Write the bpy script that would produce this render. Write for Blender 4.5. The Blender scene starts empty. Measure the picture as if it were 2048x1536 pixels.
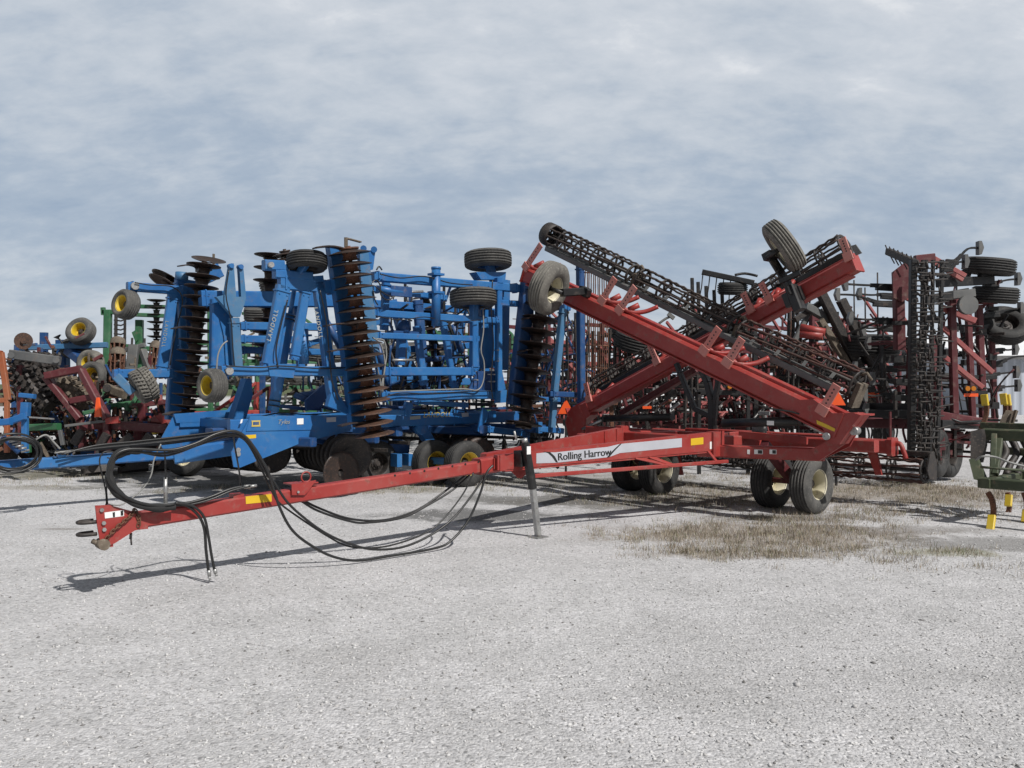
import bpy, math, random
import numpy as np
from mathutils import Vector, Matrix
random.seed(7); rng = np.random.default_rng(7)
R_ = math.radians
C = bpy.context.scene.collection
SC = bpy.context.scene

# ------------------------------------------------------------------ camera
CAMZ, F = 1.75, 1700.0
cd = bpy.data.cameras.new('camera'); cam = bpy.data.objects.new('camera', cd); C.objects.link(cam)
cam.location = (0, 0, CAMZ); cam.rotation_euler = (R_(90), 0, 0)
cd.sensor_width = 36; cd.lens = F/2048*36; cd.clip_start = .1; cd.clip_end = 6000
SC.camera = cam
# ------------------------------------------------------------------ sun and sky
SUN_EL = R_(46)
SUN_TO = Vector((.69*math.cos(SUN_EL), -.72*math.cos(SUN_EL), math.sin(SUN_EL))).normalized()
sl = bpy.data.lights.new('sun', 'SUN'); so = bpy.data.objects.new('sun', sl); C.objects.link(so)
sl.energy = 4.7; sl.angle = R_(.9); sl.color = (1, .97, .93)
so.rotation_euler = (-SUN_TO).to_track_quat('-Z', 'Y').to_euler(); so.location = (20, -20, 30)
SC.view_settings.view_transform = 'Standard'; SC.view_settings.look = 'None'
SC.view_settings.exposure = 0; SC.view_settings.gamma = 1

class NT:
    def __init__(s, tree): s.t = tree; s.n = tree.nodes; s.l = tree.links
    def new(s, typ, ins=None, **kw):
        n = s.n.new(typ)
        for k, v in kw.items(): setattr(n, k, v)
        for k, v in (ins or {}).items(): s.set(n.inputs[k], v)
        return n
    def set(s, sock, v):
        if isinstance(v, bpy.types.NodeSocket): s.l.new(v, sock)
        else: sock.default_value = v
    def math(s, op, a, b=0.0, c=0.0):
        n = s.n.new('ShaderNodeMath'); n.operation = op
        for i, v in enumerate((a, b, c)): s.set(n.inputs[i], v)
        return n.outputs[0]
    def mix(s, fac, a, b, mode='MIX'):
        n = s.n.new('ShaderNodeMix'); n.data_type = 'RGBA'; n.blend_type = mode
        s.set(n.inputs[0], fac)
        for i, v in ((6, a), (7, b)):
            if not isinstance(v, bpy.types.NodeSocket) and len(v) == 3: v = (*v, 1)
            s.set(n.inputs[i], v)
        return n.outputs[2]
    def ramp(s, fac, stops, interp='LINEAR'):
        n = s.n.new('ShaderNodeValToRGB'); n.color_ramp.interpolation = interp
        e = n.color_ramp.elements
        while len(e) < len(stops): e.new(.5)
        for q, (p, c) in zip(e, stops):
            q.position = p; q.color = (c, c, c, 1) if not hasattr(c, '__len__') else (*c, 1)
        s.set(n.inputs[0], fac); return n.outputs[0]
    def noise(s, vec, scale, detail=4, rough=.55, dist=0.0):
        n = s.new('ShaderNodeTexNoise', {'Scale': scale, 'Detail': detail, 'Roughness': rough, 'Distortion': dist})
        s.l.new(vec, n.inputs['Vector']); return n.outputs[0]
    def smooth(s, v, lo, hi):
        n = s.new('ShaderNodeMapRange', {'From Min': lo, 'From Max': hi}, interpolation_type='SMOOTHSTEP')
        s.set(n.inputs['Value'], v); return n.outputs[0]

w = bpy.data.worlds.new('World'); SC.world = w; w.use_nodes = True
T = NT(w.node_tree); T.n.clear()
sky = T.new('ShaderNodeTexSky', sky_type='NISHITA', sun_disc=False, sun_elevation=SUN_EL,
            sun_rotation=math.atan2(SUN_TO.x, SUN_TO.y), air_density=1.0, dust_density=1.5)
tc = T.new('ShaderNodeTexCoord'); sp = T.new('ShaderNodeSeparateXYZ'); T.l.new(tc.outputs['Generated'], sp.inputs[0])
zz = T.math('MAXIMUM', sp.outputs[2], 0.0); zc = T.math('ADD', zz, .42)
px_ = T.math('DIVIDE', sp.outputs[0], zc); py_ = T.math('DIVIDE', sp.outputs[1], zc)
cv = T.new('ShaderNodeCombineXYZ'); T.l.new(px_, cv.inputs[0]); T.l.new(py_, cv.inputs[1])
mp = T.new('ShaderNodeMapping', {'Rotation': (0, 0, .18), 'Scale': (1.25, 2.0, 1), 'Location': (3.1, 1.7, 0)}); T.l.new(cv.outputs[0], mp.inputs[0])
n1 = T.noise(mp.outputs[0], 1.0, 3, .5, .3); n2 = T.noise(mp.outputs[0], 4.0, 7, .58, .35); n3 = T.noise(mp.outputs[0], 12, 5, .6, .2)
el = zz
fine = T.math('ADD', T.math('MULTIPLY', T.math('SUBTRACT', n2, .5), 1.05), T.math('MULTIPLY', T.math('SUBTRACT', n3, .5), .62))
big = T.math('MULTIPLY', T.math('SUBTRACT', n1, .5), .75)
# cloud deck: pale overhead, a blue-grey thinner belt lower down, pale again at the horizon
belt = T.ramp(el, [(0, .70), (.04, .66), (.085, .56), (.13, .34), (.18, .20), (.24, .36), (.31, .62), (.40, .84), (1, .92)])
cf = T.math('ADD', T.math('ADD', belt, big), fine)
ccol = T.ramp(cf, [(0, (.335, .42, .54)), (.32, (.42, .495, .595)), (.6, (.55, .605, .675)), (.85, (.65, .69, .745)), (1, (.77, .795, .83))])
ccol = T.mix(1.0, ccol, T.ramp(el, [(0, 1), (.44, 1), (.62, .42), (1, .30)]), 'MULTIPLY')   # unseen sky above the frame darkened to cut fill light
ccol = T.mix(1.0, ccol, T.ramp(T.math('ADD', T.math('MULTIPLY', sp.outputs[1], .5), .5), [(0, .55), (.36, .6), (.52, 1), (1, 1)]), 'MULTIPLY')   # sky behind the camera dimmed as well, for deeper shade
bg1 = T.new('ShaderNodeBackground', {'Strength': .1}); T.l.new(sky.outputs[0], bg1.inputs[0])
bg2 = T.new('ShaderNodeBackground', {'Strength': 1.0}); T.l.new(ccol, bg2.inputs[0])
ms = T.new('ShaderNodeMixShader', {0: .93}); T.l.new(bg1.outputs[0], ms.inputs[1]); T.l.new(bg2.outputs[0], ms.inputs[2])
wo = T.new('ShaderNodeOutputWorld'); T.l.new(ms.outputs[0], wo.inputs[0])

# ------------------------------------------------------------------ frames of reference
# machines stand parallel: u = forward-to-rear axis of the red harrow, v = its right hand side
u = Vector((.75, .66, 0)).normalized(); v = Vector((.66, -.75, 0)).normalized(); ZU = Vector((0, 0, 1))
HEAD = math.atan2(u.y, u.x)
R0 = Vector((-3.35, 7.0, 0))
EYE = Vector((0, 0, CAMZ))
def W(a, b, z): return R0 + u*a + v*b + ZU*z
def ray(px, py): return Vector(((px-1024)/F, 1, (768-py)/F))
def hit(px, py, p0, n):
    r = ray(px, py); return EYE + r*((p0-EYE).dot(n)/r.dot(n))
def V(px, py, b): return hit(px, py, R0+v*b, v)        # on the upright plane b metres to the right of the tongue
def U(px, py, a): return hit(px, py, R0+u*a, u)        # on the upright cross plane a metres behind the hitch
def D(px, py, d): return EYE + ray(px, py)*d
def G(px, py): return hit(px, py, Vector((0, 0, 0)), ZU)

# ------------------------------------------------------------------ mesh building
def ortho(d, up=None):
    d = d.normalized(); up = up or ZU
    if abs(d.dot(up)) > .985: up = Vector((0, 1, 0)) if abs(d.y) < .9 else Vector((1, 0, 0))
    s = d.cross(up).normalized(); t = s.cross(d).normalized(); return d, s, t
class MB:
    def __init__(s): s.v = []; s.f = []; s.sm = []
    def ring(s, pts): k = len(s.v); s.v += [tuple(p) for p in pts]; return list(range(k, k+len(pts)))
    def face(s, idx, sm=False): s.f.append(tuple(idx)); s.sm.append(sm)
    def bridge(s, A, B, sm=False, close=True):
        n = len(A)
        for i in range(n if close else n-1):
            j = (i+1) % n; s.face((A[i], A[j], B[j], B[i]), sm)
    def beam(s, p, q, w, h, up=None, ch=None, w2=None, h2=None):
        p = Vector(p); q = Vector(q); d, sd, t = ortho(q-p, up)
        ch = min(w, h)*.13 if ch is None else ch
        def sec(c, w, h):
            x, y = w/2, h/2
            return s.ring([c+sd*i+t*j for i, j in ((-x+ch, -y), (x-ch, -y), (x, -y+ch), (x, y-ch), (x-ch, y), (-x+ch, y), (-x, y-ch), (-x, -y+ch))])
        A = sec(p, w, h); B = sec(q, w2 or w, h2 or h)
        s.bridge(A, B); s.face(A[::-1]); s.face(B); return s
    def box(s, c, ex, ey, ez):
        c = Vector(c); ex = Vector(ex); ey = Vector(ey); ez = Vector(ez)
        A = s.ring([c+ex*i+ey*j-ez for i, j in ((-1, -1), (1, -1), (1, 1), (-1, 1))]); B = s.ring([c+ex*i+ey*j+ez for i, j in ((-1, -1), (1, -1), (1, 1), (-1, 1))])
        s.bridge(A, B); s.face(A[::-1]); s.face(B); return s
    def prism(s, pts, th):
        pts = [Vector(p) for p in pts]; th = Vector(th)
        A = s.ring([p-th*.5 for p in pts]); B = s.ring([p+th*.5 for p in pts])
        s.bridge(A, B); s.face(A[::-1]); s.face(B); return s
    def tube(s, pts, r, n=6, closed=False, cap=True):
        pts = [Vector(p) for p in pts]; m = len(pts); rings = []; up = None
        for i in range(m):
            if closed: d = pts[(i+1) % m]-pts[i-1]
            else: d = pts[min(i+1, m-1)]-pts[max(i-1, 0)]
            if d.length < 1e-9: d = Vector((0, 0, 1))
            d.normalize()
            if up is None: _, sd, up = ortho(d)
            sd = d.cross(up)
            if sd.length < 1e-6: _, sd, up = ortho(d)
            sd.normalize(); up = sd.cross(d).normalized()
            rr = r[i] if hasattr(r, '__len__') else r
            rings.append(s.ring([pts[i]+sd*(rr*math.cos(2*math.pi*k/n))+up*(rr*math.sin(2*math.pi*k/n)) for k in range(n)]))
        for i in range(m-1): s.bridge(rings[i], rings[i+1], True)
        if closed: s.bridge(rings[-1], rings[0], True)
        elif cap: s.face(rings[0][::-1]); s.face(rings[-1])
        return s
    def cyl(s, p, q, r, n=14, r2=None):
        p = Vector(p); q = Vector(q); d, sd, t = ortho(q-p)
        A = s.ring([p+sd*(r*math.cos(2*math.pi*k/n))+t*(r*math.sin(2*math.pi*k/n)) for k in range(n)]); r = r2 or r
        B = s.ring([q+sd*(r*math.cos(2*math.pi*k/n))+t*(r*math.sin(2*math.pi*k/n)) for k in range(n)])
        s.bridge(A, B, True); s.face(A[::-1]); s.face(B); return s
    def lathe(s, c, ax, prof, n=32, closed=False):
        c = Vector(c); d, sd, t = ortho(Vector(ax)); rs = []
        for (r, h) in prof:
            rs.append(s.ring([c+d*h+sd*(r*math.cos(2*math.pi*k/n))+t*(r*math.sin(2*math.pi*k/n)) for k in range(n)]))
        for i in range(len(rs)-1): s.bridge(rs[i], rs[i+1], True)
        if closed: s.bridge(rs[-1], rs[0], True)
        return s
    def mesh(s, name, mat, off=None):
        me = bpy.data.meshes.new(name)
        vv = s.v if off is None else [(a-off[0], b-off[1], c-off[2]) for a, b, c in s.v]
        me.from_pydata(vv, [], s.f); me.polygons.foreach_set('use_smooth', s.sm)
        me.materials.append(mat); me.update(); return me
    def build(s, name, mat, parent=None):
        off = root_of(parent)['_o'] if parent is not None and '_o' in root_of(parent) else None
        return link(name, s.mesh(name, mat, off), parent)
def root_of(o):
    while o.parent: o = o.parent
    return o
def link(name, data, parent=None, mat=None):
    o = bpy.data.objects.new(name, data); C.objects.link(o)
    if parent is not None: o.parent = parent
    if mat is not None: o.matrix_local = mat
    return o
def tag(o, label, cat, group=None, kind=None):
    if label: o['label'] = label; o['category'] = cat
    if group: o['group'] = group
    if kind: o['kind'] = kind
    return o
def thing(name, loc, label, cat, group=None, rot=0, world=False):
    o = bpy.data.objects.new(name, None); C.objects.link(o); o.empty_display_size = .2
    o.location = loc; o.rotation_euler = (0, 0, rot)
    if world: o['_o'] = list(loc)          # its parts are given in world coordinates
    return tag(o, label, cat, group)
def dup(root, loc, rot=None, label=None):
    r = root.copy(); C.objects.link(r); r.location = loc
    if rot is not None: r.rotation_euler = (0, 0, rot)
    if label: r['label'] = label
    for ch in list(root.children):
        c = ch.copy(); C.objects.link(c); c.parent = r
        for g in ch.children: d = g.copy(); C.objects.link(d); d.parent = c
    return r
def place(name, me, parent, pos, zaxis, xaxis=None):    # shared mesh whose axis is local Z
    off = root_of(parent).get('_o') if parent is not None else None
    z = Vector(zaxis).normalized(); _, sx, ty = ortho(z, Vector(xaxis) if xaxis is not None else None)
    m = Matrix((( sx.x, ty.x, z.x, 0), (sx.y, ty.y, z.y, 0), (sx.z, ty.z, z.z, 0), (0, 0, 0, 1)))
    if m.determinant() < 0: m = Matrix(((-sx.x, ty.x, z.x, 0), (-sx.y, ty.y, z.y, 0), (-sx.z, ty.z, z.z, 0), (0, 0, 0, 1)))
    p = Vector(pos)-(Vector(off) if off is not None else Vector())
    m = Matrix.Translation(p) @ m
    return link(name, me, parent, m)
def spline(pts, k=6):
    pts = [Vector(p) for p in pts]; out = []
    for i in range(len(pts)-1):
        a = pts[max(i-1, 0)]; b = pts[i]; c = pts[i+1]; d = pts[min(i+2, len(pts)-1)]
        for j in range(k):
            t = j/k; out.append(.5*((2*b)+(c-a)*t+(2*a-5*b+4*c-d)*t*t+(3*b-a-3*c+d)*t**3))
    out.append(pts[-1]); return out

# ------------------------------------------------------------------ materials
def base_mat(name):
    m = bpy.data.materials.new(name); m.use_nodes = True; t = NT(m.node_tree); b = t.n['Principled BSDF']
    g = t.new('ShaderNodeNewGeometry'); return m, t, b, g.outputs['Position']
def paint(name, col, fade=None, rough=.42, chips=.5, rust=(.10, .045, .022), dust=.25, dustcol=(.30, .27, .235)):
    m, t, b, P = base_mat(name)
    fade = fade or tuple(c*.75+.07 for c in col)
    a = t.noise(P, 1.7, 5, .6); c2 = t.noise(P, 9, 6, .65); c3 = t.noise(P, 55, 3, .6)
    k = t.mix(t.smooth(a, .35, .72), col, fade)
    k = t.mix(t.math('MULTIPLY', t.smooth(c2, .5, .78), dust), k, dustcol)
    ch = t.math('MULTIPLY', t.smooth(c2, .57, .66), t.smooth(c3, .46, .58))
    k = t.mix(t.math('MULTIPLY', ch, chips), k, rust)
    t.l.new(k, b.inputs['Base Color'])
    t.set(b.inputs['Roughness'], t.math('ADD', t.math('MULTIPLY', c2, .35), rough-.15))
    bp = t.new('ShaderNodeBump', {'Strength': .08, 'Distance': .01}); t.l.new(c2, bp.inputs['Height']); t.l.new(bp.outputs[0], b.inputs['Normal'])
    return m
def rusty(name, c1, c2, c3, metal=.0, rough=.7, sc=6):
    m, t, b, P = base_mat(name)
    a = t.noise(P, sc, 6, .65); d = t.noise(P, sc*6, 4, .6)
    k = t.mix(t.smooth(a, .35, .65), c1, c2); k = t.mix(t.smooth(d, .52, .72), k, c3)
    t.l.new(k, b.inputs['Base Color']); b.inputs['Metallic'].default_value = metal
    t.set(b.inputs['Roughness'], t.math('ADD', t.math('MULTIPLY', a, .3), rough-.15))
    bp = t.new('ShaderNodeBump', {'Strength': .25, 'Distance': .008}); t.l.new(d, bp.inputs['Height']); t.l.new(bp.outputs[0], b.inputs['Normal'])
    return m
def plain(name, col, rough=.5, metal=0, var=.15, sc=8, emit=None):
    m, t, b, P = base_mat(name)
    a = t.noise(P, sc, 4, .6)
    k = t.mix(a, tuple(c*(1-var) for c in col), tuple(min(1, c*(1+var)) for c in col)); t.l.new(k, b.inputs['Base Color'])
    b.inputs['Roughness'].default_value = rough; b.inputs['Metallic'].default_value = metal
    return m
M = {}
M['red'] = paint('red_paint', (.265, .024, .020), (.30, .050, .042), .45, .6, dust=.3)
M['dred'] = paint('dark_red_paint', (.075, .010, .013), (.11, .023, .027), .5, .6, dust=.3)
M['pred'] = paint('faded_red_paint', (.26, .058, .058), (.32, .11, .10), .55, .5, dust=.35)
M['blue'] = paint('blue_paint', (.014, .108, .31), (.03, .145, .345), .42, .35, dust=.16)
M['lblue'] = paint('faded_blue_paint', (.035, .135, .28), (.075, .17, .28), .5, .5, dust=.25)
M['navy'] = paint('deep_blue_paint', (.010, .050, .16), (.02, .075, .2), .45, .4)
M['strap'] = paint('sun_bleached_red_paint', (.48, .15, .125), (.50, .22, .19), .55, .4, dust=.3)
M['green'] = paint('green_paint', (.025, .11, .045), (.06, .16, .085), .5, .5, dust=.3)
M['dgreen'] = paint('dull_green_paint', (.036, .048, .024), (.07, .078, .045), .6, .8, dust=.55, dustcol=(.25, .22, .15))
M['orange'] = paint('orange_paint', (.28, .065, .02), (.30, .11, .05), .5, .5)
M['black'] = paint('black_paint', (.008, .008, .009), (.018, .018, .018), .45, .3, dust=.12)
M['grey'] = paint('grey_paint', (.085, .088, .09), (.14, .14, .135), .5, .5)
M['disc'] = rusty('worn_disc_steel', (.026, .020, .018), (.045, .029, .023), (.085, .048, .033), .3, .5)
M['discrust'] = rusty('rusted_disc_steel', (.045, .027, .020), (.078, .040, .026), (.16, .075, .042), .1, .6)
M['rust'] = rusty('rusty_steel', (.075, .035, .022), (.14, .058, .032), (.22, .105, .06), .1, .75)
M['rustred'] = rusty('rusted_red_bars', (.075, .026, .020), (.055, .036, .030), (.15, .075, .055), .05, .75)
M['dark'] = rusty('dark_dirty_steel', (.022, .02, .02), (.045, .038, .034), (.09, .072, .06), .2, .6)
M['bar'] = rusty('worn_roller_bars', (.040, .032, .028), (.070, .052, .043), (.12, .085, .065), .2, .6)
M['mud'] = rusty('mud_caked_steel', (.08, .062, .045), (.15, .12, .09), (.22, .19, .15), 0, .85)
M['steel'] = rusty('bare_steel', (.32, .32, .32), (.42, .42, .41), (.25, .23, .21), .7, .45)
M['tyre'] = rusty('black_tyre_rubber', (.018, .018, .018), (.032, .031, .030), (.06, .056, .05), 0, .75, 5)
M['dtyre'] = rusty('dusty_tyre_rubber', (.10, .095, .085), (.17, .16, .14), (.22, .21, .185), 0, .9, 5)
M['gtyre'] = rusty('greyed_tyre_rubber', (.055, .054, .052), (.095, .092, .086), (.13, .125, .115), 0, .85, 5)
M['cream'] = paint('cream_rim_paint', (.62, .57, .40), (.66, .62, .48), .45, .5, dust=.35)
M['yellow'] = paint('yellow_paint', (.60, .42, .02), (.62, .47, .10), .42, .35, dust=.15)
M['hose'] = plain('black_hose_rubber', (.016, .016, .016), .38)
M['ghose'] = plain('grey_hose', (.22, .22, .21), .5)
M['sleeve'] = plain('woven_hose_sleeve', (.018, .018, .018), .85, var=.4, sc=60)
M['white'] = plain('white_sticker', (.72, .72, .71), .4, var=.08)
M['ink'] = plain('black_ink', (.012, .012, .012), .5)
M['silver'] = plain('silver_decal', (.42, .43, .47), .35, var=.25, sc=2.2)
M['gold'] = plain('gold_lettering', (.50, .38, .10), .4)
M['ylab'] = plain('yellow_reflective_sticker', (.62, .40, .02), .35, var=.1)
M['orl'] = plain('orange_reflective_plate', (.75, .09, .015), .4, var=.08)
M['amber'] = plain('amber_lens', (.45, .15, .01), .2)
M['tan'] = plain('tan_lettering', (.27, .28, .26), .5)

# ------------------------------------------------------------------ shared wheel and blade meshes (axis = local Z)
_wm = {}
def wheel_meshes(Rr, wd, rim, tyre, rimmat, kind='rib'):
    key = (Rr, wd, rim, tyre, rimmat, kind)
    if key in _wm: return _wm[key]
    h = wd/2; rr = rim; prof = [(rr-.012, -h*.72), (rr+.01, -h*.86), (rr+(Rr-rr)*.35, -h*1.0), (Rr-(Rr-rr)*.35, -h*.99), (Rr-.035, -h*.86), (Rr-.012, -h*.72)]
    ng = 4; xs = np.linspace(-h*.62, h*.62, ng+1)
    for i in range(ng+1):
        x = xs[i]; g = h*.075; rc = Rr-.018*(abs(x)/h)**2
        if i == 0: prof += [(Rr-.008, x-g), (Rr-.03, x-g*.6), (Rr-.03, x+g*.6), (Rr-.004, x+g)]
        else: prof += [(rc, x-g), (rc-.024, x-g*.6), (rc-.024, x+g*.6), (rc, x+g)]
    prof += [(Rr-.012, h*.72), (Rr-.035, h*.86), (Rr-(Rr-rr)*.35, h*.99), (rr+(Rr-rr)*.35, h), (rr+.01, h*.86), (rr-.012, h*.72)]
    t = MB(); t.lathe((0, 0, 0), (0, 0, 1), prof, 44)
    if kind == 'lug':        # diagonal bar tread standing proud of the tread
        for k in range(26):
            for sg in (-1, 1):
                A = 2*math.pi*(k+.5*(sg > 0))/26; pts = []
                for j in range(4):
                    q = A+sg*0*.1+j*.05; zz_ = sg*(h*.05+j*h*.26); r0 = Rr-.01*(j == 3)
                    pts.append(Vector((r0*math.cos(q), r0*math.sin(q), zz_)))
                for j in range(3): t.beam(pts[j], pts[j+1], .03, .03, Vector((math.cos(A), math.sin(A), 0)))
    dp = -.34*(rimmat in ('cream', 'yellow')); r = MB(); r.lathe((0, 0, 0), (0, 0, 1), [(rr+.012, -h*.80), (rr-.004, -h*.80), (rr-.014, -h*.66), (rr*.90, -h*.5), (rr*.86, -h*.1), (rr*.86, h*.1), (rr*.90, h*.5), (rr-.014, h*.66), (rr-.004, h*.80), (rr+.012, h*.80)], 40)
    r.lathe((0, 0, 0), (0, 0, 1), [(rr*.87, h*(dp-.12)), (rr*.70, h*(dp-.14)), (rr*.55, h*(dp+.05)), (rr*.3, h*(dp+.10)), (.03, h*(dp+.10))], 32)
    r.lathe((0, 0, 0), (0, 0, 1), [(.03, h*(dp+.03)), (rr*.3, h*(dp+.03)), (rr*.55, h*(dp-.02)), (rr*.70, h*(dp-.2)), (rr*.87, h*(dp-.18))], 32)
    hb = MB(); hb.cyl((0, 0, -h*.5), (0, 0, h*(.42+dp)), .055, 16); hb.cyl((0, 0, h*(.42+dp)), (0, 0, h*(.52+dp)), .038, 12)
    for k in range(6):
        a = math.pi*k/3; p = Vector((rr*.42*math.cos(a), rr*.42*math.sin(a), 0)); hb.cyl(p+ZU*h*(dp+.02), p+ZU*h*(dp+.22), .014, 6)
    hb.lathe((0, 0, 0), (0, 0, 1), [(rr*.5, h*(dp-.05)), (rr*.5, h*(dp+.13)), (.05, h*(dp+.14))], 16)
    _wm[key] = (hb.mesh('hub', M['dark']), t.mesh('tyre', M[tyre]), r.mesh('rim', M[rimmat])); return _wm[key]
def wheel(parent, pos, axis, Rr=.39, wd=.27, rim=.20, tyre='tyre', rimmat='cream', name='wheel', kind='rib'):
    hb, t, r = wheel_meshes(Rr, wd, rim, tyre, rimmat, kind)
    o = place(name, hb, parent, pos, axis)
    if name == 'sub': o.name = 'hub'
    link('tyre', t, o); link('rim', r, o); return o
_dm = {}
def blade_mesh(Rr, mat, dish=.055, notch=0):
    key = (Rr, mat, dish, notch)
    if key not in _dm:
        m = MB(); n = 36; prof = []
        for i in range(7):
            q = i/6; prof.append((.045+(Rr-.045)*q, dish*(q*q)))
        A = []
        for s_, o_ in ((1, 0), (-1, .007)):
            rs = []
            for (r, h) in prof:
                ring = []
                for k in range(n):
                    rr = r*(1-notch*.12*(r > Rr*.9)*(k % 3 == 0)); a = 2*math.pi*k/n; ring.append(Vector((rr*math.cos(a), rr*math.sin(a), h+o_)))
                rs.append(m.ring(ring))
            A.append(rs)
        for i in range(6): m.bridge(A[0][i], A[0][i+1], True); m.bridge(A[1][i+1], A[1][i], True)
        m.bridge(A[0][-1], A[1][-1]); _dm[key] = m.mesh('disc_blade', M[mat])
    return _dm[key]
def gang(parent, p, q, n, Rr, mat='disc', shaft='disc', dish=.055, flip=1, spool=.075, name='disc_gang', notch=0, sub=True, jig=0.0):
    p = Vector(p); q = Vector(q); ax = (q-p).normalized(); m = MB()
    m.tube([p-ax*.06, q+ax*.06], .03, 8)
    st = (q-p).length/(n-1)
    for i in range(n-1):
        a = p+ax*(st*i+.02); b = p+ax*(st*(i+1)-.02); r = spool
        m.lathe(a, ax, [(r*1.25, 0), (r*.95, .02), (r*.85, (b-a).length*.5), (r*.95, (b-a).length-.02), (r*1.25, (b-a).length)], 12)
    for e in (p-ax*.02, q+ax*.02): m.cyl(e-ax*.015, e+ax*.015, spool*1.3, 10)
    g = m.build(name, M[shaft], parent)
    for i in range(n):
        j = Vector((random.uniform(-1, 1), random.uniform(-1, 1), random.uniform(-1, 1)))*jig
        place('disc_blade', blade_mesh(Rr, mat, dish, notch), g, p+ax*st*i, (ax+j)*flip)
    return g
def basket(parent, p, q, R, nb=9, mat='dark', ringmat='dark', name='roller', pitch=.14, br=.0165, rs=.42, wav=.0075, twist=.45):
    p = Vector(p); q = Vector(q); d, s, t = ortho(q-p); L = (q-p).length; m = MB(); k = max(2, int(L/pitch*2))
    for i in range(nb):
        pts = []
        for j in range(k+1):
            f = j/k; a = 2*math.pi*i/nb+twist*f; r = R-br+(wav if j % 2 else -wav)
            pts.append(p+d*(L*f)+s*(r*math.cos(a))+t*(r*math.sin(a)))
        m.tube(pts, br, 5)
    o = m.build(name, M[mat], parent); m = MB(); n = max(1, int(round(L/rs)))
    m.tube([p-d*.05, q+d*.05], .024, 8)
    for i in range(n+1):
        c = p+d*(L*i/n); e = .008 if 0 < i < n else .012
        m.lathe(c, d, [(R*.74, -e), (R*.93, -e), (R*.93, e), (R*.74, e)], 20, True)
        for k2 in range(3):
            a = math.pi*k2/3+twist*i/n; x = s*math.cos(a)+t*math.sin(a); m.beam(c-x*R*.86, c+x*R*.86, .008, .05, d.cross(x))
        if i in (0, n): m.cyl(c-d*.03, c+d*.03, .05, 10)
    m.build('spider', M[ringmat], o); return o
def text(body, size, pos, ex, ey, mat, parent, name='lettering', shear=0, spacing=1.0, bold=0.0, dbl=0):
    cu = bpy.data.curves.new('txt', 'FONT'); cu.body = body; cu.size = size; cu.extrude = .0008; cu.shear = shear; cu.space_character = spacing; cu.offset = bold
    cu.align_x = 'CENTER'; cu.align_y = 'CENTER'
    o = bpy.data.objects.new('txt', cu); C.objects.link(o); dg = bpy.context.evaluated_depsgraph_get(); dg.update()
    me = bpy.data.meshes.new_from_object(o.evaluated_get(dg)); bpy.data.objects.remove(o)
    ex = Vector(ex).normalized(); ez = ex.cross(Vector(ey)).normalized(); ey = ez.cross(ex)
    m = Matrix(((ex.x, ey.x, ez.x, 0), (ex.y, ey.y, ez.y, 0), (ex.z, ey.z, ez.z, 0), (0, 0, 0, 1)))
    off = root_of(parent).get('_o'); me.transform(Matrix.Translation(Vector(pos)-Vector(off)) @ m)
    if dbl:      # heavier strokes: the same letters again, a hair to either side
        vs = [v_.co.copy() for v_ in me.vertices]; fs = [list(p_.vertices) for p_ in me.polygons]; n_ = len(vs); ez_ = Vector(ex).cross(Vector(ey))
        V2, F2 = [], []
        for k_, dx_ in enumerate((-dbl, 0, dbl)): V2 += [a_+ex*dx_+ez*(k_*.00015) for a_ in vs]; F2 += [[i_+n_*k_ for i_ in f_] for f_ in fs]
        me = bpy.data.meshes.new(name); me.from_pydata(V2, [], F2)
    me.materials.clear(); me.materials.append(mat); return link(name, me, parent)
def smv_mesh_pts(c, ex, ey, s): return [c-ex*s-ey*s*.6, c+ex*s-ey*s*.6, c+ex*s*.12+ey*s*1.05, c-ex*s*.12+ey*s*1.05]

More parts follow.
